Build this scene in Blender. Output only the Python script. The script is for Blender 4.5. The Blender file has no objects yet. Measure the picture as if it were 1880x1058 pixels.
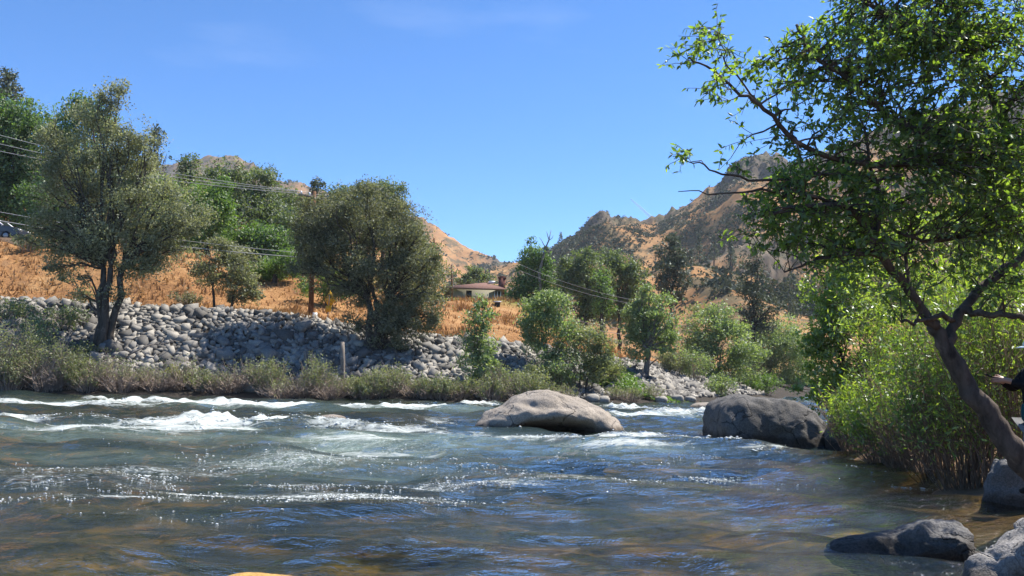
import bpy, bmesh, math, random
import numpy as np
from mathutils import Vector, Matrix

SC = bpy.context.scene
COL = SC.collection
R = math.radians

# ------------------------------------------------------------------ camera
FPX = 1628.0
PITCH, ROLL = R(5.58), R(1.5)
CAM = np.array((0.0, 0.0, 1.5))
_f = np.array((0, math.cos(PITCH), math.sin(PITCH)))
_u0 = np.array((0, -math.sin(PITCH), math.cos(PITCH)))
_r0 = np.array((1.0, 0, 0))
CR = math.cos(ROLL) * _r0 + math.sin(ROLL) * _u0
CU = -math.sin(ROLL) * _r0 + math.cos(ROLL) * _u0
cam = bpy.data.cameras.new('camera')
cam.sensor_fit = 'HORIZONTAL'
cam.sensor_width = 36.0
cam.lens = 36.0 * FPX / 1880.0
cam.clip_start = 0.1
cam.clip_end = 12000
camo = bpy.data.objects.new('camera', cam)
COL.objects.link(camo)
camo.matrix_world = Matrix(((CR[0], CU[0], -_f[0], CAM[0]), (CR[1], CU[1], -_f[1], CAM[1]),
                            (CR[2], CU[2], -_f[2], CAM[2]), (0, 0, 0, 1)))
SC.camera = camo

# ------------------------------------------------------------------ sky, sun, exposure
SUN_EL, SUN_AZ = R(57), R(62)          # azimuth measured from +Y towards +X
w = bpy.data.worlds.new('World')
SC.world = w
w.use_nodes = True
nt = w.node_tree
for n in list(nt.nodes):
    nt.nodes.remove(n)
sky = nt.nodes.new('ShaderNodeTexSky')
sky.sky_type = 'NISHITA'
sky.sun_disc = False
sky.sun_elevation = SUN_EL
sky.sun_rotation = SUN_AZ
sky.air_density = 0.5
sky.dust_density = 0.0
sky.ozone_density = 4.0
hs = nt.nodes.new('ShaderNodeHueSaturation')
hs.inputs['Saturation'].default_value = 1.19
hs.inputs['Value'].default_value = 1.0
# faint wisps of high cloud
tc = nt.nodes.new('ShaderNodeTexCoord')
mp = nt.nodes.new('ShaderNodeMapping')
mp.inputs['Scale'].default_value = (2.2, 2.2, 9.0)
nz = nt.nodes.new('ShaderNodeTexNoise')
nz.inputs['Scale'].default_value = 1.7
nz.inputs['Detail'].default_value = 6
rp = nt.nodes.new('ShaderNodeValToRGB')
rp.color_ramp.elements[0].position = 0.60
rp.color_ramp.elements[0].color = (0, 0, 0, 1)
rp.color_ramp.elements[1].position = 0.95
rp.color_ramp.elements[1].color = (0.14, 0.14, 0.14, 1)
mxs = nt.nodes.new('ShaderNodeMixRGB')
mxs.inputs[2].default_value = (4.6, 5.0, 5.6, 1)
bg = nt.nodes.new('ShaderNodeBackground')
bg.inputs['Strength'].default_value = 0.146
wo = nt.nodes.new('ShaderNodeOutputWorld')
L = nt.links.new
L(sky.outputs[0], hs.inputs['Color'])
L(tc.outputs['Generated'], mp.inputs[0])
L(mp.outputs[0], nz.inputs['Vector'])
L(nz.outputs[0], rp.inputs[0])
L(rp.outputs[0], mxs.inputs[0])
L(hs.outputs[0], mxs.inputs[1])
L(mxs.outputs[0], bg.inputs['Color'])
L(bg.outputs[0], wo.inputs[0])

sl = bpy.data.lights.new('sun', 'SUN')
sl.energy = 5.0
sl.angle = R(0.53)
sl.color = (1.0, 0.95, 0.87)
so = bpy.data.objects.new('sun', sl)
COL.objects.link(so)
_sd = Vector((math.sin(SUN_AZ) * math.cos(SUN_EL), math.cos(SUN_AZ) * math.cos(SUN_EL), math.sin(SUN_EL)))
so.rotation_euler = _sd.to_track_quat('Z', 'Y').to_euler()
so.location = (20, 20, 60)

SC.view_settings.view_transform = 'Standard'
SC.view_settings.look = 'None'
SC.view_settings.exposure = 1.02
SC.view_settings.gamma = 1.0
SC.view_settings.use_curve_mapping = False
SC.render.engine = 'CYCLES'
SC.cycles.max_bounces = 8
SC.cycles.transparent_max_bounces = 10
SC.cycles.diffuse_bounces = 3
SC.cycles.glossy_bounces = 3
SC.cycles.transmission_bounces = 4
SC.cycles.caustics_reflective = False
SC.cycles.caustics_refractive = False


# ------------------------------------------------------------------ geometry helpers
def W(px, py, d):
    """photo pixel -> world point at distance d along +Y"""
    x = (px - 940) / FPX
    y = (529 - py) / FPX
    v = _f + CR * x + CU * y
    return CAM + v * (d / v[1])


def G(px, py, z=0.0):
    """photo pixel -> world point on the level z"""
    x = (px - 940) / FPX
    y = (529 - py) / FPX
    v = _f + CR * x + CU * y
    return CAM + v * ((z - CAM[2]) / v[2])


def _h(ix, iy, iz, seed):
    with np.errstate(over='ignore'):
        h = (ix.astype(np.uint32) * np.uint32(374761393) + iy.astype(np.uint32) * np.uint32(668265263)
             + iz.astype(np.uint32) * np.uint32(2147483647 & 0x5bd1e995) + np.uint32(seed * 974711 & 0xffffffff))
        h = (h ^ (h >> np.uint32(13))) * np.uint32(1274126177)
        h = (h ^ (h >> np.uint32(15))) * np.uint32(2246822519)
        h = h ^ (h >> np.uint32(16))
    return h.astype(np.float64) / 4294967295.0


def vnoise(p, seed=1):
    p = np.asarray(p, float)
    i = np.floor(p).astype(np.int64)
    f = p - i
    f = f * f * f * (f * (f * 6 - 15) + 10)
    r = 0
    for dx in (0, 1):
        wx = f[:, 0] if dx else 1 - f[:, 0]
        for dy in (0, 1):
            wy = f[:, 1] if dy else 1 - f[:, 1]
            for dz in (0, 1):
                wz = f[:, 2] if dz else 1 - f[:, 2]
                r = r + wx * wy * wz * _h(i[:, 0] + dx, i[:, 1] + dy, i[:, 2] + dz, seed)
    return r * 2 - 1


def fbm(p, seed=1, octs=4, gain=0.5):
    p = np.asarray(p, float)
    r = 0
    a = 1.0
    for o in range(octs):
        r = r + a * vnoise(p * (2.03 ** o) + o * 17.3, seed + o)
        a *= gain
    return r


def fbm2(X, Y, sc, seed=1, octs=4, gain=0.5, scy=None):
    X = np.asarray(X, float)
    Y = np.asarray(Y, float)
    p = np.stack([X.ravel() * sc, Y.ravel() * (scy or sc), np.zeros(X.size) + 0.37], 1)
    return fbm(p, seed, octs, gain).reshape(X.shape)


class MB:
    """collects vertices, triangles and quads for one mesh"""

    def __init__(s):
        s.v = []
        s.t = []
        s.q = []
        s.n = 0

    def add(s, v, q=None, t=None):
        v = np.asarray(v, float).reshape(-1, 3)
        if q is not None and len(q):
            s.q.append(np.asarray(q, np.int64) + s.n)
        if t is not None and len(t):
            s.t.append(np.asarray(t, np.int64) + s.n)
        s.v.append(v)
        s.n += len(v)

    def box(s, c, h, rz=0.0, top=1.0):
        x, y, z = h
        v = np.array([(-x, -y, -z), (x, -y, -z), (x, y, -z), (-x, y, -z),
                      (-x * top, -y * top, z), (x * top, -y * top, z), (x * top, y * top, z), (-x * top, y * top, z)])
        ca, sa = math.cos(rz), math.sin(rz)
        v = np.stack([v[:, 0] * ca - v[:, 1] * sa, v[:, 0] * sa + v[:, 1] * ca, v[:, 2]], 1) + np.asarray(c, float)
        s.add(v, q=[(0, 3, 2, 1), (4, 5, 6, 7), (0, 1, 5, 4), (1, 2, 6, 5), (2, 3, 7, 6), (3, 0, 4, 7)])

    def tube(s, pts, rad, k=6, cap=True):
        P = np.asarray(pts, float)
        n = len(P)
        r = np.broadcast_to(np.asarray(rad, float), (n,))
        T = np.gradient(P, axis=0)
        T /= np.linalg.norm(T, axis=1)[:, None] + 1e-9
        ref = np.array((0.0, 0, 1)) if abs(T[:, 2]).mean() < 0.8 else np.array((1.0, 0, 0))
        A = np.cross(T, ref)
        A /= np.linalg.norm(A, axis=1)[:, None] + 1e-9
        B = np.cross(T, A)
        a = np.arange(k) * 2 * math.pi / k
        v = P[:, None] + r[:, None, None] * (np.cos(a)[None, :, None] * A[:, None] + np.sin(a)[None, :, None] * B[:, None])
        i = np.arange(n - 1)[:, None] * k
        j = np.arange(k)[None]
        j2 = (j + 1) % k
        q = np.stack([i + j, i + j2, i + k + j2, i + k + j], -1).reshape(-1, 4)
        t = None
        if cap and k >= 3:
            t = [(0, a2, a1) for a1, a2 in ((m, m + 1) for m in range(1, k - 1))]
            o = (n - 1) * k
            t += [(o, o + m, o + m + 1) for m in range(1, k - 1)]
        s.add(v, q=q, t=t)

    def mesh(s, name, smooth=False):
        me = bpy.data.meshes.new(name)
        v = np.concatenate(s.v)
        t = np.concatenate(s.t) if s.t else np.zeros((0, 3), np.int64)
        q = np.concatenate(s.q) if s.q else np.zeros((0, 4), np.int64)
        me.vertices.add(len(v))
        me.vertices.foreach_set('co', v.astype(np.float32).ravel())
        me.loops.add(t.size + q.size)
        me.polygons.add(len(t) + len(q))
        me.loops.foreach_set('vertex_index', np.concatenate([t.ravel(), q.ravel()]).astype(np.int32))
        st = np.concatenate([np.arange(len(t)) * 3, t.size + np.arange(len(q)) * 4]).astype(np.int32)
        me.polygons.foreach_set('loop_start', st)
        if smooth:
            me.polygons.foreach_set('use_smooth', np.ones(len(st), bool))
        me.update(calc_edges=True)
        return me

    def build(s, name, mat, parent=None, smooth=False, loc=None):
        """link as one mesh object; with a parent the vertices are taken as world points"""
        me = s.mesh(name, smooth)
        return link(name, me, mat, parent, loc)


def link(name, me, mat, parent=None, loc=None):
    o = bpy.data.objects.new(name, me)
    if mat is not None and not me.materials:
        me.materials.append(mat)
    COL.objects.link(o)
    if loc is not None:
        o.location = loc
    if parent is not None:
        o.parent = parent
        o.matrix_parent_inverse = Matrix.Translation(-WLOC[parent.name])
    return o


WLOC = {}


def tag(o, label=None, cat=None, group=None, kind=None):
    if label:
        o['label'] = label
    if cat:
        o['category'] = cat
    if group:
        o['group'] = group
    if kind:
        o['kind'] = kind
    return o


def thing(name, loc, label, cat, group=None):
    o = bpy.data.objects.new(name, None)
    COL.objects.link(o)
    o.location = tuple(loc)
    o.empty_display_size = 0.3
    WLOC[o.name] = Vector(tuple(float(a) for a in loc))
    return tag(o, label, cat, group)


def root_mesh(o):
    WLOC[o.name] = Vector(o.location)
    return o


def grid_faces(nr, nc):
    i = np.arange(nr - 1)[:, None] * nc
    j = np.arange(nc - 1)[None]
    return np.stack([i + j, i + j + 1, i + nc + j + 1, i + nc + j], -1).reshape(-1, 4)


def attr(me, name, vals):
    a = me.attributes.new(name, 'FLOAT', 'POINT')
    a.data.foreach_set('value', np.asarray(vals, np.float32).ravel())


# ------------------------------------------------------------------ materials
def new_mat(name):
    m = bpy.data.materials.new(name)
    m.use_nodes = True
    t = m.node_tree
    for n in list(t.nodes):
        t.nodes.remove(n)
    out = t.nodes.new('ShaderNodeOutputMaterial')
    return m, t, out


def nd(t, kind, **kw):
    n = t.nodes.new(kind)
    for k, v in kw.items():
        if k in n.inputs.keys():
            n.inputs[k].default_value = v
        else:
            setattr(n, k, v)
    return n


def ramp(t, src, stops):
    r = t.nodes.new('ShaderNodeValToRGB')
    e = r.color_ramp.elements
    while len(e) < len(stops):
        e.new(0.5)
    for el, (p, c) in zip(e, stops):
        el.position = p
        el.color = (*c, 1) if len(c) == 3 else c
    t.links.new(src, r.inputs[0])
    return r.outputs[0]


def noise(t, scale, detail=4, rough=0.55, vec=None, stretch=None, dist=0.0):
    n = nd(t, 'ShaderNodeTexNoise', Scale=scale, Detail=detail, Roughness=rough, Distortion=dist)
    if vec is None:
        vec = nd(t, 'ShaderNodeTexCoord').outputs['Object']
    if stretch is not None:
        m = nd(t, 'ShaderNodeMapping', Scale=stretch)
        t.links.new(vec, m.inputs[0])
        vec = m.outputs[0]
    t.links.new(vec, n.inputs['Vector'])
    return n.outputs[0]


def mixc(t, fac, a, b, mode='MIX'):
    m = t.nodes.new('ShaderNodeMixRGB')
    m.blend_type = mode
    for s, v in ((m.inputs[0], fac), (m.inputs[1], a), (m.inputs[2], b)):
        if isinstance(v, (int, float)):
            s.default_value = v
        elif isinstance(v, tuple):
            s.default_value = (*v, 1) if len(v) == 3 else v
        else:
            t.links.new(v, s)
    return m.outputs[0]


def mathn(t, op, a, b=None, clamp=False):
    m = t.nodes.new('ShaderNodeMath')
    m.operation = op
    m.use_clamp = clamp
    for s, v in zip(m.inputs, (a, b)):
        if v is None:
            continue
        if isinstance(v, (int, float)):
            s.default_value = v
        else:
            t.links.new(v, s)
    return m.outputs[0]


def bump(t, h, strength=0.5, dist=0.1):
    b = nd(t, 'ShaderNodeBump', Strength=strength, Distance=dist)
    t.links.new(h, b.inputs['Height'])
    return b.outputs[0]


def principled(t, out, col, rough=0.85, norm=None, spec=0.3, metal=0.0):
    p = nd(t, 'ShaderNodeBsdfPrincipled', Roughness=rough, Metallic=metal)
    p.inputs['Specular IOR Level'].default_value = spec
    if isinstance(col, tuple):
        p.inputs['Base Color'].default_value = (*col, 1)
    else:
        t.links.new(col, p.inputs['Base Color'])
    if norm is not None:
        t.links.new(norm, p.inputs['Normal'])
    t.links.new(p.outputs[0], out.inputs[0])
    return p


def simple(name, col, rough=0.7, spec=0.3, metal=0.0, var=0.25, scale=3.0, bmp=0.0):
    m, t, out = new_mat(name)
    n = noise(t, scale, 5)
    c = ramp(t, n, [(0.25, tuple(x * (1 - var) for x in col)), (0.75, tuple(min(1, x * (1 + var)) for x in col))])
    nm = bump(t, noise(t, scale * 6, 4), bmp, 0.05) if bmp else None
    principled(t, out, c, rough, nm, spec, metal)
    return m


def leaf_mat(name, cols, trans=0.35, tcol=None, gloss=0.045, rough=0.6):
    """leaf colours picked per leaf; light shines through"""
    m, t, out = new_mat(name)
    g = nd(t, 'ShaderNodeNewGeometry')
    n = len(cols)
    c = ramp(t, g.outputs['Random Per Island'], [(i / max(1, n - 1), cc) for i, cc in enumerate(cols)])
    big = noise(t, 0.55, 2)
    c = mixc(t, 0.6, c, ramp(t, big, [(0.3, (0.75, 0.75, 0.75)), (0.7, (1.2, 1.2, 1.15))]), 'MULTIPLY')
    d = nd(t, 'ShaderNodeBsdfDiffuse', Roughness=0.6)
    t.links.new(c, d.inputs[0])
    tr = nd(t, 'ShaderNodeBsdfTranslucent')
    tc_ = mixc(t, 1.0, c, tcol or (1.5, 1.6, 0.7), 'MULTIPLY')
    t.links.new(tc_, tr.inputs[0])
    m1 = nd(t, 'ShaderNodeMixShader')
    m1.inputs[0].default_value = trans
    t.links.new(d.outputs[0], m1.inputs[1])
    t.links.new(tr.outputs[0], m1.inputs[2])
    gl = nd(t, 'ShaderNodeBsdfGlossy', Roughness=rough)
    gl.inputs[0].default_value = (0.9, 0.95, 0.9, 1)
    m2 = nd(t, 'ShaderNodeMixShader')
    m2.inputs[0].default_value = gloss
    t.links.new(m1.outputs[0], m2.inputs[1])
    t.links.new(gl.outputs[0], m2.inputs[2])
    t.links.new(m2.outputs[0], out.inputs[0])
    return m


def bark_mat(name, c1, c2, scale=6.0):
    m, t, out = new_mat(name)
    n = noise(t, scale, 6, 0.65, stretch=(1, 1, 0.35))
    c = ramp(t, n, [(0.3, c1), (0.5, tuple((a + b) / 2 for a, b in zip(c1, c2))), (0.72, c2)])
    blot = noise(t, scale * 0.5, 3)
    c = mixc(t, ramp(t, blot, [(0.58, (0, 0, 0)), (0.68, (0.55, 0.55, 0.55))]), c, tuple(min(1, x * 1.9) for x in c2))
    principled(t, out, c, 0.9, bump(t, n, 0.8, 0.04), 0.2)
    return m


def granite_mat(name, light, dark, wet=True, scale=1.0, stain=0.5):
    m, t, out = new_mat(name)
    tcn = nd(t, 'ShaderNodeTexCoord')
    obj = tcn.outputs['Object']
    n1 = noise(t, 1.3 * scale, 6, 0.6, obj)
    n2 = noise(t, 34 * scale, 3, 0.7, obj)
    n3 = noise(t, 7 * scale, 6, 0.7, obj)
    c = ramp(t, n1, [(0.3, tuple(0.72 * x for x in light)), (0.55, light), (0.75, tuple(min(1, 1.12 * x) for x in light))])
    c = mixc(t, ramp(t, n3, [(0.56, (0, 0, 0)), (0.70, (stain,) * 3)]), c, dark)
    c = mixc(t, 0.55, c, ramp(t, n2, [(0.38, (0.35, 0.35, 0.35)), (0.60, (1.2, 1.18, 1.16))]), 'MULTIPLY')
    rough = 0.85
    if wet:
        wv = nd(t, 'ShaderNodeVectorMath', operation='ADD')
        nv = nd(t, 'ShaderNodeTexNoise', Scale=1.6 * scale, Detail=4)
        t.links.new(obj, nv.inputs['Vector'])
        t.links.new(obj, wv.inputs[0])
        t.links.new(nv.outputs['Color'], wv.inputs[1])
        vc = nd(t, 'ShaderNodeTexVoronoi', Scale=0.75 * scale)
        vc.feature = 'DISTANCE_TO_EDGE'
        t.links.new(wv.outputs[0], vc.inputs['Vector'])
        crack = ramp(t, vc.outputs['Distance'], [(0.0, (1, 1, 1)), (0.022, (0, 0, 0))])
        crack = mathn(t, 'MULTIPLY', crack, ramp(t, n1, [(0.42, (0, 0, 0)), (0.55, (1, 1, 1))]))
        c = mixc(t, mathn(t, 'MULTIPLY', crack, 0.8), c, tuple(0.35 * x for x in dark))
        lich = noise(t, 3.2 * scale, 7, 0.75, obj)
        c = mixc(t, ramp(t, lich, [(0.60, (0, 0, 0)), (0.64, (0.5, 0.5, 0.5))]), c, tuple(min(1, 1.45 * x) for x in light))
    if wet:
        geo = nd(t, 'ShaderNodeNewGeometry')
        sx = nd(t, 'ShaderNodeSeparateXYZ')
        t.links.new(geo.outputs['Position'], sx.inputs[0])
        hz = mathn(t, 'ADD', sx.outputs[2], mathn(t, 'MULTIPLY', n3, -0.12))
        wetf = ramp(t, hz, [(0.06, (1, 1, 1)), (0.17, (0, 0, 0))])
        c = mixc(t, wetf, c, mixc(t, 1.0, c, (0.42, 0.38, 0.34), 'MULTIPLY'))
    h = mathn(t, 'ADD', mathn(t, 'MULTIPLY', n3, 0.8), mathn(t, 'MULTIPLY', n2, 0.45))
    if wet:
        h = mathn(t, 'SUBTRACT', h, mathn(t, 'MULTIPLY', crack, 0.8))
    principled(t, out, c, rough, bump(t, h, 0.7 if wet else 0.15, 0.06), 0.3)
    return m


def ground_mat(name, stops, s1=0.25, s2=2.2, stretch=None, bstr=0.8, extra=None):
    m, t, out = new_mat(name)
    obj = nd(t, 'ShaderNodeTexCoord').outputs['Object']
    n1 = noise(t, s1, 6, 0.6, obj)
    n2 = noise(t, s2, 6, 0.7, obj, stretch)
    f = mathn(t, 'ADD', mathn(t, 'MULTIPLY', n1, 0.55), mathn(t, 'MULTIPLY', n2, 0.45))
    c = ramp(t, f, stops)
    if extra:
        c = extra(t, c, n1, n2, obj)
    principled(t, out, c, 0.95, bump(t, n2, bstr, 0.25), 0.1)
    return m


ORANGE = [(0.33, (0.14, 0.07, 0.032)), (0.45, (0.27, 0.135, 0.055)), (0.55, (0.35, 0.19, 0.08)), (0.68, (0.42, 0.27, 0.135))]
M = {}
M['soil'] = simple('dark_soil', (0.075, 0.055, 0.04), 0.95, 0.1, 0, 0.4, 2.0, 0.6)


def _green_patch(t, c, n1, n2, obj):
    # dry grass with the green of the watered lawn round the house and dark bare soil patches
    g = nd(t, 'ShaderNodeAttribute', attribute_name='lawn')
    c = mixc(t, g.outputs['Fac'], c, (0.17, 0.20, 0.055))
    k = nd(t, 'ShaderNodeAttribute', attribute_name='rocky')
    c = mixc(t, k.outputs['Fac'], c, (0.05, 0.043, 0.036))  # ground under the riprap: shade of the stone gaps put into the colour
    s = noise(t, 0.55, 5, 0.65, obj)
    return mixc(t, ramp(t, s, [(0.60, (0, 0, 0)), (0.72, (0.7, 0.7, 0.7))]), c, (0.16, 0.10, 0.06))


M['dry_grass'] = ground_mat('dry_grass_ground', ORANGE, 0.3, 2.6, (1, 1, 0.6), 0.8, _green_patch)


def _mount(t, c, n1, n2, obj):
    k = nd(t, 'ShaderNodeAttribute', attribute_name='rocky')
    rk = noise(t, 0.09, 6, 0.7, obj)
    rc = ramp(t, rk, [(0.3, (0.045, 0.04, 0.035)), (0.52, (0.12, 0.095, 0.07)), (0.75, (0.25, 0.19, 0.13))])
    c = mixc(t, k.outputs['Fac'], c, rc)
    b = noise(t, 0.075, 7, 0.74, obj)
    return mixc(t, ramp(t, b, [(0.49, (0, 0, 0)), (0.56, (0.8, 0.8, 0.8))]), c, (0.075, 0.072, 0.042))


M['mountain'] = ground_mat('mountain_grass', [(0.36, (0.20, 0.105, 0.048)), (0.5, (0.34, 0.18, 0.075)), (0.64, (0.41, 0.25, 0.115))],
                           0.012, 0.11, None, 0.7, _mount)
M['bed'] = None
M['stone'] = granite_mat('riprap_stone', (0.25, 0.235, 0.21), (0.11, 0.105, 0.095), False, 0.8, 0.6)
M['stone_warm'] = granite_mat('riprap_stone_warm', (0.35, 0.325, 0.28), (0.16, 0.14, 0.11), False, 0.8, 0.5)
M['stone_dark'] = granite_mat('riprap_stone_dark', (0.13, 0.122, 0.11), (0.055, 0.05, 0.046), False, 0.8, 0.5)
M['granite_tan'] = granite_mat('tan_granite', (0.33, 0.285, 0.235), (0.13, 0.10, 0.075), True, 1.0, 0.55)
M['granite_grey'] = granite_mat('grey_granite', (0.115, 0.108, 0.10), (0.035, 0.032, 0.03), True, 1.0, 0.7)
M['golden_rock'] = granite_mat('golden_river_rock', (0.46, 0.27, 0.08), (0.20, 0.12, 0.04), False, 1.5, 0.6)
M['granite_rock'] = granite_mat('pale_near_granite', (0.27, 0.255, 0.24), (0.09, 0.085, 0.08), True, 1.5, 0.7)
M['granite_near'] = granite_mat('near_granite', (0.16, 0.155, 0.15), (0.05, 0.047, 0.045), True, 1.5, 0.6)
M['bark_dark'] = bark_mat('dark_oak_bark', (0.035, 0.028, 0.022), (0.11, 0.09, 0.07))
M['bark_fg'] = bark_mat('grey_brown_bark', (0.03, 0.024, 0.02), (0.15, 0.115, 0.09), 9)
M['bark_tan'] = bark_mat('tan_twig_bark', (0.22, 0.165, 0.13), (0.46, 0.37, 0.30), 10)
M['bark_stem'] = bark_mat('willow_stem_bark', (0.10, 0.065, 0.045), (0.30, 0.21, 0.15), 10)
M['bark_grey'] = bark_mat('grey_bark', (0.10, 0.09, 0.08), (0.28, 0.25, 0.22), 8)
M['olive'] = leaf_mat('olive_oak_leaves', [(0.14, 0.15, 0.075), (0.21, 0.22, 0.12), (0.28, 0.29, 0.175), (0.38, 0.385, 0.27)], 0.45, (1.3, 1.35, 0.75), 0.05, 0.6)
M['oak'] = leaf_mat('dark_oak_leaves', [(0.085, 0.09, 0.046), (0.14, 0.145, 0.078), (0.195, 0.197, 0.115), (0.28, 0.275, 0.185)], 0.4, (1.3, 1.35, 0.7), 0.045, 0.6)
M['oak_green'] = leaf_mat('green_oak_leaves', [(0.08, 0.108, 0.044), (0.13, 0.168, 0.07), (0.185, 0.23, 0.105)], 0.4, None, 0.06)
M['green'] = leaf_mat('broadleaf_green', [(0.065, 0.118, 0.03), (0.105, 0.18, 0.046), (0.16, 0.25, 0.08)], 0.44, None, 0.06)
M['lime'] = leaf_mat('lime_leaves', [(0.09, 0.16, 0.03), (0.13, 0.22, 0.045), (0.18, 0.27, 0.07)], 0.4, None, 0.05)
M['willow'] = leaf_mat('willow_leaves', [(0.13, 0.19, 0.055), (0.19, 0.26, 0.085), (0.27, 0.335, 0.135), (0.36, 0.41, 0.21)], 0.45, (1.35, 1.45, 0.7), 0.08)
M['sage'] = leaf_mat('sage_leaves', [(0.17, 0.20, 0.085), (0.24, 0.265, 0.125), (0.32, 0.335, 0.18)], 0.40, (1.3, 1.35, 0.7), 0.05)
M['yellow'] = leaf_mat('yellow_green_leaves', [(0.24, 0.26, 0.03), (0.33, 0.34, 0.04), (0.42, 0.40, 0.07)], 0.35, (1.2, 1.2, 0.6), 0.04)
M['pine'] = leaf_mat('pine_needles', [(0.055, 0.072, 0.044), (0.09, 0.11, 0.068), (0.135, 0.158, 0.105)], 0.25, (1.2, 1.25, 0.8), 0.05)
M['fg_leaf'] = leaf_mat('ash_leaves', [(0.068, 0.115, 0.032), (0.108, 0.178, 0.047), (0.148, 0.228, 0.06), (0.20, 0.28, 0.09)], 0.64, (1.9, 1.95, 0.5), 0.06, 0.45)
M['thicket'] = leaf_mat('thicket_leaves', [(0.13, 0.20, 0.035), (0.18, 0.27, 0.048), (0.25, 0.35, 0.07), (0.34, 0.42, 0.12)], 0.58, (1.6, 1.6, 0.5), 0.07, 0.4)
M['chap'] = leaf_mat('chaparral_leaves', [(0.035, 0.045, 0.024), (0.06, 0.072, 0.038), (0.09, 0.10, 0.06)], 0.15, (1.2, 1.2, 0.8), 0.03)
M['twig'] = simple('dead_twig', (0.23, 0.17, 0.135), 0.9, 0.1, 0, 0.5, 2.0)
M['straw'] = leaf_mat('dry_grass_blades', [(0.20, 0.10, 0.042), (0.31, 0.165, 0.068), (0.39, 0.225, 0.10), (0.46, 0.31, 0.16)], 0.3, (1.2, 1.1, 0.8), 0.02)
M['wire'] = simple('weathered_cable', (0.42, 0.41, 0.40), 0.6, 0.4, 0.0, 0.1)
M['pole'] = bark_mat('creosote_pole', (0.07, 0.035, 0.02), (0.20, 0.10, 0.055), 5)
M['grey_wood'] = bark_mat('weathered_wood', (0.12, 0.10, 0.085), (0.28, 0.24, 0.20), 8)
M['white_paint'] = simple('white_paint', (0.78, 0.78, 0.77), 0.4, 0.5, 0, 0.05)
M['sign_yellow'] = simple('sign_yellow', (0.72, 0.42, 0.02), 0.5, 0.4, 0, 0.08)
M['steel'] = simple('galvanised_steel', (0.35, 0.35, 0.35), 0.5, 0.5, 0.6, 0.1)
M['car_blue'] = simple('dark_blue_car_body', (0.03, 0.035, 0.05), 0.3, 0.5, 0, 0.1)
M['cream'] = simple('cream_siding', (0.31, 0.29, 0.22), 0.8, 0.2, 0, 0.06)
M['roof'] = simple('brown_shingle', (0.20, 0.115, 0.09), 0.9, 0.1, 0, 0.15, 3.0, 0.4)
M['brick'] = simple('dark_brick', (0.16, 0.07, 0.055), 0.9, 0.1, 0, 0.3, 8.0, 0.4)
M['glass_dark'] = simple('dark_glass', (0.02, 0.024, 0.028), 0.08, 0.6, 0, 0.1)
M['rubber'] = simple('black_rubber', (0.02, 0.02, 0.02), 0.8, 0.2)
M['blackcloth'] = simple('black_cloth', (0.012, 0.012, 0.014), 0.9, 0.1)
M['tealcloth'] = simple('teal_cloth', (0.02, 0.09, 0.10), 0.9, 0.1)
M['greycloth'] = simple('grey_trousers', (0.20, 0.20, 0.20), 0.9, 0.1)
M['skin'] = simple('skin', (0.42, 0.24, 0.17), 0.5, 0.4, 0, 0.08)
M['capcloth'] = simple('pale_cap_cloth', (0.62, 0.70, 0.74), 0.9, 0.1, 0, 0.06)
M['hair'] = simple('dark_hair', (0.02, 0.014, 0.01), 0.6, 0.3)

# ------------------------------------------------------------------ the far bank as a height field
BX = [-140, -80, -24, -8, 1.6, 10, 20, 27, 40, 70]
BY = [26, 35, 41, 44, 45.5, 53, 70, 85, 115, 185]
H1X = [-60, -30, -24, -14, -9, 0, 10, 20, 60]
H1Y = [5.0, 4.9, 4.8, 4.6, 3.9, 3.2, 2.5, 2.1, 2.0]
S2X = [-60, -38, -24, -15, -8, 0, 8, 16, 30]
S2Y = [26, 24, 24, 25, 34, 44, 30, 25, 30]
H2Y = [10.2, 9.8, 9.6, 8.2, 8.0, 8.5, 6.4, 4.5, 3.0]


def s_far(X, Y):
    yb = np.interp(X, BX, BY)
    sl_ = (np.interp(np.asarray(X) + 1.5, BX, BY) - np.interp(np.asarray(X) - 1.5, BX, BY)) / 3.0
    return (np.asarray(Y) - yb) / np.sqrt(1 + sl_ ** 2)


def z_far(X, Y):
    X = np.asarray(X, float)
    Y = np.asarray(Y, float)
    s = s_far(X, Y)
    h1 = np.interp(X, H1X, H1Y)
    s2 = np.interp(X, S2X, S2Y)
    h2 = np.interp(X, S2X, H2Y)
    z = np.where(s < 0, 0.35 * s, 0)
    z = np.where((s >= 0), np.clip(s / 2.5, 0, 1) * 0.6, z)
    z = z + np.clip((s - 2.3) / 6.0, 0, 1) * (h1 - 0.6)
    tt = np.clip((s - 13) / np.maximum(1, s2 - 13), 0, 1)
    z = z + (tt * 0.6 + 0.4 * tt * tt * (3 - 2 * tt)) * (h2 - h1)
    back = np.interp(X, [-60, -20, -10, 0, 8, 15], [0.22, 0.16, 0.085, 0.08, 0.05, 0.02])
    z = z + np.clip(s - s2 - np.interp(X, [-30, -15], [9, 1]), 0, 90) * back
    amp = np.clip((s - 9) / 8, 0, 1) * 0.32 + 0.05
    z = z + fbm2(X, Y, 0.16, 5, 3) * amp * 1.5 + fbm2(X, Y, 0.7, 9, 2) * amp * 0.35
    return np.maximum(z, -1.6)


def zf(x, y):
    return float(z_far(np.array([x]), np.array([y]))[0])


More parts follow.
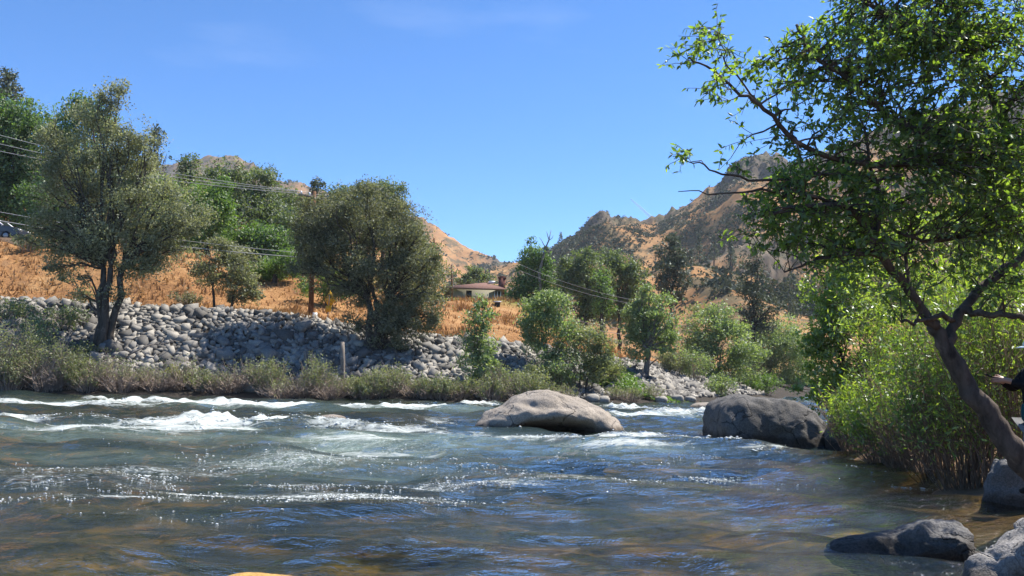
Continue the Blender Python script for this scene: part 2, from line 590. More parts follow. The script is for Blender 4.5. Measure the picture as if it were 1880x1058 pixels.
def far_bank():
    xs = np.concatenate([np.arange(-130, -46, 3.0), np.arange(-46, 24, 0.4), np.arange(24, 80, 2.5)])
    ss = np.concatenate([np.arange(-5, 30, 0.4), np.arange(30, 150, 2.0)])
    X, S = np.meshgrid(xs, ss)
    slx = (np.interp(X + 1.5, BX, BY) - np.interp(X - 1.5, BX, BY)) / 3.0
    Y = np.interp(X, BX, BY) + S * np.sqrt(1 + slx ** 2)
    Z = z_far(X, Y)
    m = MB()
    m.add(np.stack([X, Y, Z], -1), q=grid_faces(*X.shape))
    o = m.build('riverbank', M['dry_grass'], smooth=True)
    s = s_far(X, Y)
    rocky = np.clip((9.0 - s) / 0.6, 0, 1)
    lawn = np.exp(-(((X + 3) / 11) ** 2)) * np.clip((s - 38) / 5, 0, 1) * np.clip((90 - s) / 10, 0, 1)
    lawn = np.clip(lawn * 1.3, 0, 1) + 0.9 * np.exp(-(((X - 9) / 4.5) ** 2)) * np.clip((s - 22) / 4, 0, 1) * np.clip((45 - s) / 6, 0, 1)
    attr(o.data, 'rocky', rocky)
    attr(o.data, 'lawn', np.clip(lawn, 0, 1))
    tag(o, kind='structure')
    return root_mesh(o)


BANK = far_bank()

# ------------------------------------------------------------------ near (right) bank
RY = [-30, -6, 0, 3, 6, 8, 10, 12, 14, 20, 25, 35, 45, 60, 80, 120, 200]
RX = [-14, -2.0, 1.6, 3.0, 4.3, 5.1, 5.8, 6.3, 6.9, 7.6, 9.6, 14.5, 20, 29, 42, 66, 115]


def z_right(X, Y):
    s = np.asarray(X, float) - np.interp(Y, RY, RX)
    z = np.where(s < 0, 0.35 * s, 0.0)
    z = z + np.clip(s / 1.2, 0, 1) * 0.3 + np.clip(s - 1.2, 0, 200) * 0.10 + np.clip(s - 7, 0, 200) * 0.28
    z = z + fbm2(X, Y, 0.35, 21, 3) * np.clip(s + 0.5, 0, 1) * 0.18 + fbm2(X, Y, 0.06, 23, 3) * np.clip((s - 4) / 8, 0, 1) * 1.4
    return np.maximum(z, -1.6)


def zr(x, y):
    return float(z_right(np.array([x]), np.array([y]))[0])


def right_bank():
    ys = np.concatenate([np.arange(-20, 30, 0.5), np.arange(30, 200, 3.0)])
    ss = np.concatenate([np.arange(-4.5, 12, 0.4), np.arange(12, 75, 2.5)])
    S, Y = np.meshgrid(ss, ys)
    X = np.interp(Y, RY, RX) + S
    m = MB()
    m.add(np.stack([X, Y, z_right(X, Y)], -1), q=grid_faces(*X.shape))
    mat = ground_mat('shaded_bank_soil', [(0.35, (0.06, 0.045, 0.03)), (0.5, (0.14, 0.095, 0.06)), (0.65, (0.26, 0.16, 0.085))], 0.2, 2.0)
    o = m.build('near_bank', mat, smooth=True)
    tag(o, kind='structure')
    return root_mesh(o)


NEAR = right_bank()

# valley floor to the horizon
m = MB()
m.add([(-2400, -180, -2.4), (2400, -180, -2.4), (2400, 1900, -2.4), (-2400, 1900, -2.4)], q=[(0, 1, 2, 3)])
tag(m.build('ground', M['soil']), kind='structure')

# summer haze over the valley
HZ, HZT, HZO = new_mat('valley_haze')
_pv = nd(HZT, 'ShaderNodeVolumePrincipled', Density=0.00014, Anisotropy=0.2)
_pv.inputs['Color'].default_value = (0.80, 0.88, 1.0, 1)
HZT.links.new(_pv.outputs[0], HZO.inputs['Volume'])
m = MB()
m.box((0, 870, 130), (2500, 1080, 133.4))
tag(m.build('haze', HZ), 'thin blue summer haze hanging in the valley', 'haze', kind='stuff')


# ------------------------------------------------------------------ mountains
def mountain(name, sky_px, dr, d0, d1, pxs, nrow, seed, rocky_fn, rough):
    """ridge whose crest stands at distance dr(px); the slope falls towards the river and again behind"""
    px = np.array(pxs)
    sy = np.interp(px, [a for a, b in sky_px], [b for a, b in sky_px])
    D = np.interp(px, dr[0], dr[1])
    crest = np.array([W(a, b, c) for a, b, c in zip(px, sy, D)])
    tx = crest[:, 0] / crest[:, 1]
    tt = np.concatenate([np.linspace(0, 1, nrow), np.linspace(1.04, 1.6, 8)])
    T, TX = np.meshgrid(tt, tx, indexing='ij')
    DD = d0 + (D[None] - d0) * T
    X = TX * DD
    base = 2.0
    H = crest[:, 2][None]
    prof = np.where(T <= 1, 0.62 * T + 0.38 * T ** 2.2, 1 - (T - 1) * 1.1)
    Z = base + (H - base) * prof
    nA = fbm2(X, DD, 1 / 130.0, seed, 5, 0.5)
    ridg = 1 - np.abs(fbm2(X, DD, 1 / 75.0, seed + 31, 4, 0.5))
    env = np.clip(T / 0.25, 0, 1) * np.clip((1.02 - T) / 0.10, 0.10, 1)
    Z = Z + rough * H / 160.0 * env * (nA * 16 + (ridg - 0.6) * 18)
    # crest detail: crags
    cr = fbm2(X, DD, 1 / 16.0, seed + 77, 4, 0.6)
    Z = Z + cr * 2.2 * rough * np.clip((T - 0.5) / 0.5, 0.15, 1)
    PX = np.broadcast_to(px[None], X.shape)
    rk = rocky_fn(PX, T, X, DD)
    crag = 1 - 2 * np.abs(fbm2(X, DD, 1 / 11.0, seed + 91, 3, 0.6))
    Z = Z + np.clip(rk, 0, 1) * crag * 2.6 * rough
    m = MB()
    m.add(np.stack([X, DD, Z], -1), q=grid_faces(*X.shape))
    o = m.build(name, M['mountain'], smooth=True)
    attr(o.data, 'rocky', np.clip(rk, 0, 1))
    tag(o, kind='structure')
    return X, DD, Z, T, PX, rk


SKY_R = [(900, 500), (950, 490), (1005, 462), (1040, 440), (1075, 420), (1085, 408), (1100, 400), (1117, 396), (1124, 407), (1150, 406),
         (1200, 400), (1230, 386), (1262, 370), (1300, 342), (1325, 326), (1345, 305), (1362, 291), (1385, 285), (1430, 288), (1450, 300),
         (1520, 290), (1600, 262), (1700, 235), (1800, 195), (1860, 172), (1950, 150), (2200, 120), (2700, 110), (3600, 160), (4600, 420)]
SKY_L = [(-900, 330), (-300, 330), (200, 330), (290, 305), (350, 294), (400, 289), (432, 290), (462, 303), (500, 328), (540, 342), (580, 350), (640, 362),
         (700, 372), (760, 398), (800, 410), (835, 438), (870, 458), (905, 475), (940, 489), (960, 500), (1000, 540), (1060, 580)]


def rocky_r(PX, T, X, Y):
    k = np.clip((T - 0.80) / 0.12, 0, 1) * np.clip((PX - 1290) / 50, 0, 1)
    k = np.maximum(k, np.clip((T - 0.90) / 0.05, 0, 1) * np.exp(-((PX - 1100) / 32.0) ** 2) * 1.3)
    n = fbm2(X, Y, 1 / 40.0, 301, 4)
    return np.clip(k * 1.2 + np.clip(n - 0.35, 0, 1) * 1.6, 0, 1)


def rocky_l(PX, T, X, Y):
    n = fbm2(X, Y, 1 / 60.0, 401, 4)
    k = np.clip((600 - PX) / 120, 0, 1) * 0.75 * np.clip((T - 0.4) / 0.4, 0, 1)
    return np.clip(k + np.clip(n - 0.2, 0, 1) * 1.5, 0, 1)


pr = np.concatenate([np.arange(900, 1560, 3.0), np.arange(1560, 2700, 12.0), np.arange(2700, 4600, 45.0)])
MR = mountain('mountain', SKY_R, ([900, 1120, 1400, 1900, 2700, 4600], [560, 520, 520, 360, 300, 260]), 135, 520, pr, 150, 11, rocky_r, 1.0)
pl = np.concatenate([np.arange(-900, 250, 25.0), np.arange(250, 1060, 4.0)])
ML = mountain('far_mountain', SKY_L, ([-900, 400, 760, 1060], [900, 1050, 900, 800]), 330, 1000, pl, 90, 57, rocky_l, 1.0)


def rand_dirs(rng, n):
    v = rng.normal(size=(n, 3))
    return v / (np.linalg.norm(v, axis=1)[:, None] + 1e-9)


def leaf_quads(mb, rng, C, L, aspect=0.45, up=0.3, outward=None, jitter=0.35, droop=0.0):
    """one rhombus per leaf centred at C"""
    n = len(C)
    a = rand_dirs(rng, n)
    a[:, 2] -= droop
    a /= np.linalg.norm(a, axis=1)[:, None]
    nrm = rand_dirs(rng, n)
    nrm[:, 2] += up
    if outward is not None:
        nrm += outward
    b = np.cross(nrm, a)
    b /= np.linalg.norm(b, axis=1)[:, None] + 1e-9
    l = L * (1 + jitter * rng.uniform(-1, 1, n))[:, None]
    v = np.stack([C - a * l / 2, C - b * l * aspect / 2, C + a * l / 2, C + b * l * aspect / 2], 1)
    mb.add(v.reshape(-1, 3), q=np.arange(4 * n).reshape(-1, 4))


def chaparral(name, MM, n, seed, lo, hi, size, dens_fn):
    """brush on a mountain side: far too much to count"""
    X, Y, Z, T, PX, rk = MM
    rng = np.random.default_rng(seed)
    nr, nc = X.shape
    i = rng.integers(int(nr * lo), int(nr * hi), n * 10)
    j = rng.integers(0, nc - 1, n * 10)
    # equal-area-ish: farther cells are bigger, keep by depth
    wgt = dens_fn(X[i, j], Y[i, j], T[i, j], PX[i, j])
    keep = rng.uniform(size=len(i)) < wgt
    i, j = i[keep][:n], j[keep][:n]
    fi, fj = rng.uniform(size=(2, len(i)))
    i2 = np.minimum(i + 1, nr - 1)

    def lerp(A):
        return (A[i, j] * (1 - fi) + A[i2, j] * fi) * (1 - fj) + (A[i, j + 1] * (1 - fi) + A[i2, j + 1] * fi) * fj
    c = np.stack([lerp(X), lerp(Y), lerp(Z)], 1)
    r = size * np.clip(np.exp(rng.normal(0, 0.55, len(c))), 0.3, 2.3)
    k = 7
    d = rand_dirs(rng, len(c) * k).reshape(-1, k, 3)
    d[..., 2] = np.abs(d[..., 2]) * 0.85
    rad = r[:, None, None] * rng.uniform(0.55, 1.0, (len(c), k, 1))
    P = (c[:, None] + d * rad).reshape(-1, 3)
    mb = MB()
    out = d.reshape(-1, 3) * 0.9
    Ls = np.repeat(r * 0.75, k)
    n_ = len(P)
    a = rand_dirs(rng, n_)
    nrm = rand_dirs(rng, n_) + out
    b = np.cross(nrm, a)
    b /= np.linalg.norm(b, axis=1)[:, None] + 1e-9
    l = Ls[:, None]
    v = np.stack([P - a * l / 2, P - b * l * 0.35, P + a * l / 2, P + b * l * 0.35], 1)
    mb.add(v.reshape(-1, 3), q=np.arange(4 * n_).reshape(-1, 4))
    tag(mb.build(name, M['chap']), 'scattered grey-green brush on the dry slopes of the ' + ('near' if seed == 1 else 'far') + ' mountain', 'brush', kind='stuff')


def dens_r(X, Y, T, PX):
    n = fbm2(X, Y, 1 / 45.0, 71, 4)
    n2 = fbm2(X, Y, 1 / 160.0, 74, 2)
    leftside = np.clip((1085 - PX) / 60, 0, 1) * np.clip((T - 0.5) / 0.2, 0, 1)
    band = np.exp(-((T - 0.86) / 0.07) ** 2) * np.clip((1420 - PX) / 100, 0, 1)
    seen = np.where((PX > 960) & (PX < 1640), 1.0, 0.12)
    return seen * (np.clip((n + 0.55 * n2) * 1.6 + 0.05, 0.06, 1) * (0.35 + 0.65 * (1 - T * 0.3)) + leftside + 0.5 * band)


def dens_l(X, Y, T, PX):
    n = fbm2(X, Y, 1 / 90.0, 81, 4)
    return np.clip(n * 1.8 + np.clip((0.72 - T) * 2.2, -0.2, 1), 0.01, 1)


chaparral('chaparral_brush', MR, 20000, 1, 0.13, 0.97, 0.9, dens_r)
chaparral('far_chaparral_brush', ML, 6000, 2, 0.2, 0.95, 2.0, dens_l)


# ------------------------------------------------------------------ trees
def curve_pts(a, b, sag, rng, n=6, wob=0.06):
    a, b = np.asarray(a, float), np.asarray(b, float)
    t = np.linspace(0, 1, n)[:, None]
    p = a + (b - a) * t
    ln = np.linalg.norm(b - a)
    p[:, 2] += (sag * ln * (t * (1 - t)) * 4)[:, 0] * 0.5
    p[1:-1] += rng.normal(0, wob * ln, (n - 2, 3)) * 0.6
    return p


def tree(name, label, cat, base, d, lobes, leaf, Lf, dens=3.0, bark='bark_dark', trunk_r=0.2, stems=None, seed=0, group=None,
         aspect=0.5, clump=0.3, shell=0.45, fork=0.35, droop=0.0, twigs=2, twig_leaves=22, gap=-0.3, parent_names=('trunk', 'crown')):
    """lobes: (px, py, rx_px, ry_px[, dy]) of the crown as seen, standing at distance d"""
    rng = np.random.default_rng(seed + 1000)
    t = thing(name, base, label, cat, group)
    base = np.asarray(base, float)
    cs, rs = [], []
    for l in lobes:
        dy = l[4] if len(l) > 4 else rng.uniform(-0.5, 0.5) * (l[2] * d / FPX)
        cs.append(W(l[0], l[1], d + dy))
        rs.append((l[2] * d / FPX, min(l[2], 1.2 * l[3]) * d / FPX, l[3] * d / FPX))
    if d < 125:
        for c0, r0 in list(zip(cs, rs)):
            for q in range(2):
                if rng.uniform() < 0.75:
                    v0 = rand_dirs(rng, 1)[0]
                    k0 = rng.uniform(0.30, 0.48)
                    cs.append(c0 + v0 * np.array(r0) * rng.uniform(0.85, 1.1))
                    rs.append(tuple(k0 * a for a in r0))
    cs, rs = np.array(cs), np.array(rs)
    cb = MB()
    tb = MB()
    top = cs[:, 2].max()
    cen = cs.mean(0)
    forks = []
    for st in (stems or [(0, 0)]):
        b0 = base + np.array((st[0], st[1], -0.25))
        fz = base[2] + fork * (top - base[2])
        fp = np.array((base[0] + st[0] * 1.8 + 0.35 * (cen[0] - base[0]) * (1 if not stems else 0.6), base[1] + st[1] + 0.35 * (cen[1] - base[1]), fz))
        p = curve_pts(b0, fp, 0, rng, 7, 0.035)
        tr = trunk_r * (1.0 if not stems else 0.75)
        rr = np.linspace(tr, tr * 0.62, 7)
        rr[0] *= 1.35
        tb.tube(p, rr, 9)
        forks.append((fp, tr * 0.6, b0))
    allC = []
    allO = []
    for k, (c, r) in enumerate(zip(cs, rs)):
        fp, fr, b0 = min(forks, key=lambda q: np.linalg.norm(q[0] - c))
        if c[2] < fp[2] - 0.2:
            fp = b0 + (fp - b0) * np.clip((c[2] - b0[2]) / (fp[2] - b0[2]) * 0.6, 0.25, 0.9)
        lp = curve_pts(fp, c, 0.10, rng, 7, 0.05)
        lr = max(0.02, fr * 0.62 * min(1.0, (r.mean() / rs.mean()) ** 0.6))
        tb.tube(lp, np.linspace(lr, lr * 0.35, 7), 6, False)
        area = math.pi * r[0] * r[2]
        nl = int(1.45 * dens * area / (Lf * Lf * aspect * 0.5))
        ncl = max(4, int(nl / twig_leaves))
        dr_ = rand_dirs(rng, ncl)
        rad = rng.uniform(0, 1, (ncl, 1)) ** shell
        C = c + dr_ * rad * r
        # uneven outline
        C = C + dr_ * r * 0.30 * fbm(C * (0.9 / max(0.3, r.mean())) + 3, seed + 5, 2)[:, None]
        for q in rng.choice(ncl, min(ncl, twigs + int(ncl * 0.04)), replace=False):
            s0 = lp[rng.integers(3, 7)]
            tb.tube(curve_pts(s0, C[q], 0.05, rng, 4, 0.05), np.linspace(lr * 0.33, 0.008, 4), 4, False)
        reps = np.repeat(np.arange(ncl), max(1, int(round(nl / ncl))))
        sig = 0.72 * clump * min(1.0, r.mean() / 0.9)
        P = C[reps] + rng.normal(0, 1, (len(reps), 3)) * sig * np.array((1, 1, 0.75))
        allC.append(P)
        allO.append(dr_[reps])
    P = np.concatenate(allC)
    O = np.concatenate(allO)
    gz = base[2] + 0.05
    fq = 0.16 / Lf
    k = (P[:, 2] > gz) & (fbm(P * fq * np.array((0.9, 0.9, 1.15)), seed + 3, 3, 0.6) > rng.normal(gap, 0.12, len(P)))
    leaf_quads(cb, rng, P[k], Lf, aspect, 0.35, O[k] * 0.8, droop=droop)
    tb.build(parent_names[0], M[bark], t, True)
    cb.build(parent_names[1], M[leaf], t)
    return t


def auto_lobes(cx, cy, rx, ry, n, seed, f=0.42):
    rng = np.random.default_rng(seed)
    out = [(cx, cy, rx * 0.62, ry * 0.62)]
    for i in range(n):
        a = 2 * math.pi * i / n + rng.uniform(-0.3, 0.3)
        k = rng.uniform(0.55, 0.72)
        out.append((cx + math.cos(a) * rx * k, cy - math.sin(a) * ry * k, rx * f * rng.uniform(0.75, 1.15), ry * f * rng.uniform(0.75, 1.15)))
    return out


def base_far(px, d):
    x = W(px, 600, d)[0]
    return np.array((x, d, zf(x, d)))


def base_s(px, s):
    """foot of something on the far bank at slope distance s from the water, seen in column px"""
    lo, hi = 30.0, 200.0
    for _ in range(50):
        d = (lo + hi) / 2
        x = W(px, 600, d)[0]
        if s_far(np.array([x]), np.array([d]))[0] < s:
            lo = d
        else:
            hi = d
    return base_far(px, d), d


# --- large olive-grey oak on the left rock bank
b, d = base_s(186, 5.0)
tree('oak_tree', 'tall olive-grey oak with a forked dark trunk rising from the rocks at left', 'tree', b, d,
     [(205, 195, 32, 42), (225, 235, 42, 45), (170, 225, 45, 40), (215, 290, 70, 55), (135, 290, 50, 50), (95, 290, 40, 50),
      (265, 270, 32, 45), (100, 350, 50, 50), (170, 350, 70, 55), (240, 350, 65, 50), (300, 350, 45, 40), (335, 385, 45, 38),
      (290, 410, 65, 45), (350, 400, 35, 30), (130, 400, 55, 40), (200, 420, 60, 45), (90, 410, 30, 35), (250, 460, 60, 35), (310, 460, 45, 28),
      (160, 465, 40, 30), (120, 455, 28, 28), (225, 495, 45, 20), (160, 505, 22, 22), (280, 495, 35, 18), (85, 450, 30, 30), (110, 490, 30, 25), (60, 420, 30, 30), (200, 540, 30, 18), (150, 540, 22, 16)],
     'olive', 0.13, 2.1, 'bark_dark', 0.30, [(-0.05, 0), (0.45, 0.2), (0.2, -0.2)], 3, clump=0.34, fork=0.30, shell=0.5, twig_leaves=26, gap=-0.16)
# --- twin-stemmed small oak on the bench
b, d = base_s(404, 11.5)
tree('small_oak', 'small twin-stemmed oak on the dry grass bench right of the tall olive oak', 'tree', b, d,
     [(385, 480, 32, 32), (420, 465, 30, 25), (400, 450, 25, 16), (445, 500, 32, 38), (455, 535, 25, 22), (370, 500, 22, 25), (410, 505, 35, 28), (435, 530, 25, 20)],
     'olive', 0.15, 2.6, 'bark_dark', 0.13, [(-0.35, 0), (0.45, 0.1)], 5, fork=0.40, clump=0.26)
# --- big dense oak overhanging the rocks
b, d = base_s(690, 6.2)
tree('spreading_oak', 'broad dark dense oak sweeping down to the rock bank behind the yellow sign', 'tree', b, d,
     [(640, 390, 60, 45), (592, 385, 40, 30), (565, 405, 30, 30), (600, 420, 50, 45), (570, 440, 40, 45), (690, 400, 60, 55), (740, 430, 50, 50), (760, 480, 50, 50), (790, 520, 32, 45),
      (570, 490, 35, 30), (620, 480, 60, 50), (680, 480, 70, 55), (730, 530, 55, 50), (640, 530, 40, 32), (770, 560, 40, 40), (740, 590, 45, 32),
      (780, 590, 28, 28), (700, 590, 38, 28), (650, 590, 25, 18), (720, 630, 45, 22), (700, 660, 40, 20), (745, 655, 26, 16)],
     'oak', 0.125, 2.6, 'bark_dark', 0.34, [(0, 0), (0.35, 0.15), (-0.25, 0.1)], 7, fork=0.32, clump=0.34, twig_leaves=26, gap=-0.27)
# --- trees of the slope behind, left
BG = [
    ('pine_tree', 'dark pine whose tip shows highest at the left edge of the photo', 18, 92, [(15, 150, 14, 26), (18, 178, 26, 22), (10, 205, 34, 25), (25, 230, 32, 25), (10, 260, 36, 30)], 'pine', 0.34, 3.2, 21),
    ('broadleaf_tree', 'full bright green broadleaf tree at the left edge behind the tall olive oak', 25, 76, [(20, 215, 45, 35), (60, 225, 40, 32), (20, 275, 60, 45), (60, 300, 55, 50), (5, 330, 40, 40), (40, 370, 60, 40), (0, 390, 40, 30), (-40, 280, 60, 70)], 'green', 0.28, 2.8, 22),
    ('locust_tree', 'green tree with a loose top showing just left of the olive oak crown tip', 150, 74, [(155, 195, 24, 20), (130, 215, 28, 20), (180, 225, 35, 30), (110, 250, 40, 35), (150, 280, 55, 45), (120, 340, 60, 50)], 'green', 0.27, 2.4, 23),
    ('grey_pine', 'slim grey-green pine peeping out right of the olive oak crown', 285, 78, [(285, 252, 14, 20), (287, 285, 18, 24), (283, 320, 22, 26), (285, 360, 28, 30)], 'pine', 0.28, 2.4, 24),
    ('green_shrub', 'bright green rounded tree between the olive oak and the small oak', 375, 68, [(290, 345, 30, 22), (370, 375, 32, 32), (395, 400, 35, 30), (400, 360, 22, 25), (385, 430, 35, 25), (400, 385, 28, 22)], 'lime', 0.22, 3.0, 25),
    ('oak_tree', 'grey-green hillside oak standing leftmost of the dark row on the slope', 350, 84, [(348, 300, 14, 16), (350, 330, 30, 26), (340, 365, 40, 30), (365, 400, 36, 30)], 'oak_green', 0.25, 2.6, 26),
    ('oak_tree', 'upright dark green oak with a rounded top under the power lines', 425, 80, [(425, 318, 28, 24), (418, 350, 36, 34), (440, 385, 40, 34), (425, 420, 40, 30)], 'oak_green', 0.25, 2.9, 27),
    ('oak_tree', 'dark oak with a twin-domed crown in the middle of the hillside row', 478, 82, [(470, 330, 22, 22), (488, 326, 22, 20), (480, 365, 42, 36), (490, 405, 42, 34), (470, 430, 40, 28)], 'oak_green', 0.25, 2.9, 28),
    ('oak_tree', 'low dark green oak at the dip of the hillside row', 535, 84, [(530, 365, 26, 22), (540, 400, 36, 32), (545, 440, 36, 36), (520, 425, 30, 30)], 'oak_green', 0.25, 2.9, 29),
    ('pine_tree', 'hazy pine with a narrow top just above the crossarm of the utility pole', 582, 88, [(582, 340, 12, 14), (586, 360, 22, 18), (580, 390, 30, 24), (590, 420, 36, 28)], 'pine', 0.27, 2.6, 30),
    ('oak_tree', 'grey-green oak whose top rises left of the broad dark oak crown', 630, 82, [(618, 358, 20, 16), (640, 366, 28, 20), (625, 395, 40, 30), (640, 430, 40, 30)], 'oak_green', 0.25, 2.6, 31),
    ('oak_tree', 'oak with a lobed leafy top standing above the broad dark oak', 695, 72, [(672, 352, 22, 18), (697, 345, 26, 14), (720, 362, 22, 24), (705, 380, 32, 26), (735, 390, 14, 18), (690, 420, 50, 40)], 'oak_green', 0.20, 2.7, 32),
    ('oak_tree', 'dense dark tree on the slope seen through the middle of the olive oak', 215, 74, [(200, 330, 60, 50), (240, 370, 60, 45), (180, 390, 60, 45), (270, 400, 50, 45), (230, 430, 50, 25)], 'oak_green', 0.26, 2.8, 43),
    ('broadleaf_tree', 'green tree low on the slope behind the lower left of the olive oak', 95, 72, [(85, 370, 45, 35), (110, 400, 50, 35), (70, 410, 40, 25), (140, 420, 50, 25)], 'green', 0.26, 2.8, 44),
    ('oak_tree', 'dark tree filling the gap right of the olive oak trunk top', 320, 78, [(310, 380, 45, 40), (330, 420, 45, 35), (300, 440, 45, 25), (350, 450, 35, 20)], 'oak_green', 0.26, 2.8, 45),
    ('oak_tree', 'dark tree on the slope between the rounded green tree and the utility pole', 545, 76, [(540, 430, 35, 40), (560, 470, 35, 35), (540, 500, 35, 25), (575, 510, 25, 20)], 'oak_green', 0.25, 2.8, 46),
    ('oak_tree', 'dark tree behind the broad dark oak, showing at its upper right edge', 760, 80, [(750, 430, 30, 28), (775, 460, 34, 30), (790, 500, 30, 25), (740, 480, 40, 40)], 'oak_green', 0.25, 2.8, 47),
    ('round_tree', 'rounded mid green tree above the grass slope right of the small oak', 478, 70, [(440, 440, 30, 22), (480, 435, 38, 24), (515, 445, 28, 22), (470, 465, 45, 28), (510, 475, 32, 26), (440, 470, 28, 24), (490, 490, 40, 20)], 'green', 0.22, 3.2, 33),
    ('green_shrub', 'fresh green shrub at the top of the dry grass left of the utility pole', 500, 66, [(480, 495, 22, 14), (510, 492, 26, 16), (530, 480, 18, 22), (500, 505, 30, 10)], 'lime', 0.20, 3.0, 34),
    ('yellow_shrub', 'yellow-green shrub on the slope behind the yellow road sign', 600, 62, [(585, 520, 25, 16), (612, 532, 25, 18), (565, 530, 14, 18), (630, 515, 20, 20)], 'lime', 0.2, 2.6, 35),
    ('oak_tree', 'dark rounded oak behind the roof of the house', 868, 150, [(868, 500, 22, 15), (850, 512, 20, 16), (888, 514, 20, 16), (868, 525, 34, 16), (900, 530, 14, 12)], 'oak_green', 0.42, 3.2, 36),
    ('cottonwood', 'tall green tree with a bare snag beside the house chimney', 985, 100, [(975, 465, 20, 20), (998, 480, 20, 22), (962, 485, 16, 14), (985, 510, 38, 26), (960, 525, 25, 22), (1005, 530, 22, 26), (975, 550, 38, 22), (945, 545, 20, 18)], 'green', 0.30, 2.8, 37),
    ('oak_tree', 'large dark green tree left of the tall shaggy pine, left half of the pair', 1075, 98, [(1070, 475, 24, 20), (1045, 500, 24, 24), (1085, 505, 34, 30), (1055, 535, 34, 30), (1095, 545, 34, 30), (1070, 570, 40, 22)], 'oak_green', 0.30, 3.0, 38),
    ('oak_tree', 'large dark green tree left of the tall shaggy pine, right half of the pair', 1135, 100, [(1120, 472, 24, 16), (1140, 485, 34, 22), (1165, 500, 26, 22), (1130, 520, 40, 30), (1160, 540, 32, 30), (1130, 570, 42, 24)], 'oak_green', 0.30, 3.0, 39),
    ('leafy_tree', 'slender light green tree in front of the dark pair of trees', 1105, 88, [(1105, 515, 16, 20), (1112, 540, 16, 20), (1100, 560, 18, 18), (1115, 570, 14, 14)], 'green', 0.24, 2.0, 40),
    ('shaggy_pine', 'tall shaggy dark pine standing alone below the hillside skyline', 1230, 112, [(1235, 440, 16, 16), (1222, 462, 22, 18), (1245, 470, 22, 20), (1228, 495, 32, 24), (1250, 510, 20, 20), (1215, 515, 22, 18), (1232, 538, 28, 18)], 'pine', 0.36, 2.4, 41),
    ('grey_pine', 'open grey pine in front of the orange slope left of the leaning tree', 1385, 86, [(1388, 462, 10, 14), (1380, 490, 24, 18), (1395, 510, 28, 20), (1370, 520, 20, 14), (1385, 545, 36, 22), (1405, 570, 30, 22), (1365, 570, 24, 18), (1395, 600, 40, 20)], 'pine', 0.24, 1.7, 42),
]
for nm, lab, px, d, lob, mt, lf, dn, sd in BG:
    if px < 700 and mt != 'pine':
        lob = [(a, b_, c_ * 1.16, e_ * 1.14) for a, b_, c_, e_ in lob]
    tree(nm, lab, 'tree', base_far(px, d), d, lob, mt, lf, dn, 'bark_dark', 0.25, None, sd, 'trees on the far side of the river', clump=0.42, fork=0.45, twig_leaves=20, gap=-0.55 if mt != 'pine' else -0.25)

# --- leafy trees at the foot of the bank
b, d = base_s(880, 2.5)
tree('willow_tree', 'slender light green willow standing alone in front of the rock bank', 'tree', b, d,
     [(875, 560, 18, 22), (868, 585, 26, 24), (890, 600, 24, 28), (865, 615, 22, 22), (885, 635, 28, 22), (875, 660, 30, 22), (895, 680, 28, 22), (868, 690, 22, 18), (890, 705, 30, 10)],
     'willow', 0.15, 2.2, 'bark_dark', 0.07, [(0, 0), (0.25, 0.1)], 51, clump=0.28, shell=0.55, fork=0.3)
b, d = base_s(1005, 4.5)
tree('willow_tree', 'taller left willow of the leafy pair behind the tan boulder', 'tree', b, d,
     [(1005, 545, 30, 18), (985, 560, 30, 22), (1025, 560, 25, 22), (965, 590, 22, 24), (1000, 590, 42, 30), (1035, 600, 28, 26), (985, 625, 26, 22), (1010, 650, 36, 30), (1000, 690, 30, 20)],
     'willow', 0.16, 2.4, 'bark_dark', 0.10, [(0, 0), (0.3, 0.2)], 52, clump=0.3, shell=0.52, fork=0.3)
b, d = base_s(1065, 2.6)
tree('willow_tree', 'lower spreading right willow of the leafy pair behind the tan boulder', 'tree', b, d,
     [(1050, 610, 28, 26), (1085, 620, 30, 26), (1110, 635, 20, 24), (1050, 650, 34, 26), (1090, 660, 34, 26), (1115, 665, 16, 22), (1070, 690, 44, 18), (1035, 685, 20, 18)],
     'sage', 0.15, 2.2, 'bark_dark', 0.09, [(-0.2, 0), (0.3, 0.1), (0.0, 0.2)], 53, clump=0.3, shell=0.5, fork=0.3)
b, d = base_s(1185, 5.0)
tree('cottonwood', 'leafy light green cottonwood with a thick leaning trunk on the far bank', 'tree', b, d,
     [(1190, 525, 16, 16), (1185, 550, 26, 20), (1212, 560, 26, 20), (1165, 575, 24, 22), (1195, 590, 36, 26), (1228, 595, 24, 24), (1160, 610, 28, 26), (1200, 625, 38, 24), (1235, 622, 18, 18), (1175, 645, 32, 18), (1225, 645, 20, 14)],
     'willow', 0.19, 2.6, 'bark_grey', 0.24, None, 54, clump=0.33, fork=0.3)
b, d = base_s(1320, 5.0)
tree('willow_tree', 'wide pale green willow clump left of the grey boulder, leftmost half', 'tree', b, d,
     [(1315, 582, 34, 24), (1285, 615, 34, 34), (1340, 605, 44, 32), (1300, 650, 44, 36), (1355, 645, 46, 34), (1320, 685, 55, 26)],
     'willow', 0.22, 3.0, 'bark_grey', 0.12, None, 55, clump=0.4, fork=0.3, gap=-0.45)
b, d = base_s(1415, 5.0)
tree('willow_tree', 'wide pale green willow clump above the grey boulder, rightmost half', 'tree', b, d,
     [(1395, 612, 44, 30), (1440, 620, 40, 34), (1400, 650, 50, 34), (1455, 655, 42, 36), (1375, 665, 36, 30), (1430, 695, 65, 26)],
     'willow', 0.25, 3.0, 'bark_grey', 0.12, None, 56, clump=0.45, fork=0.3, gap=-0.45)
tree('grey_pine', 'thin bare-limbed grey pine on the hill foot right of the open pine', 'tree', base_far(1450, 130), 130,
     [(1450, 520, 10, 16), (1446, 548, 14, 18), (1455, 575, 14, 16)], 'pine', 0.35, 1.3, 'bark_grey', 0.2, None, 57, clump=0.5)
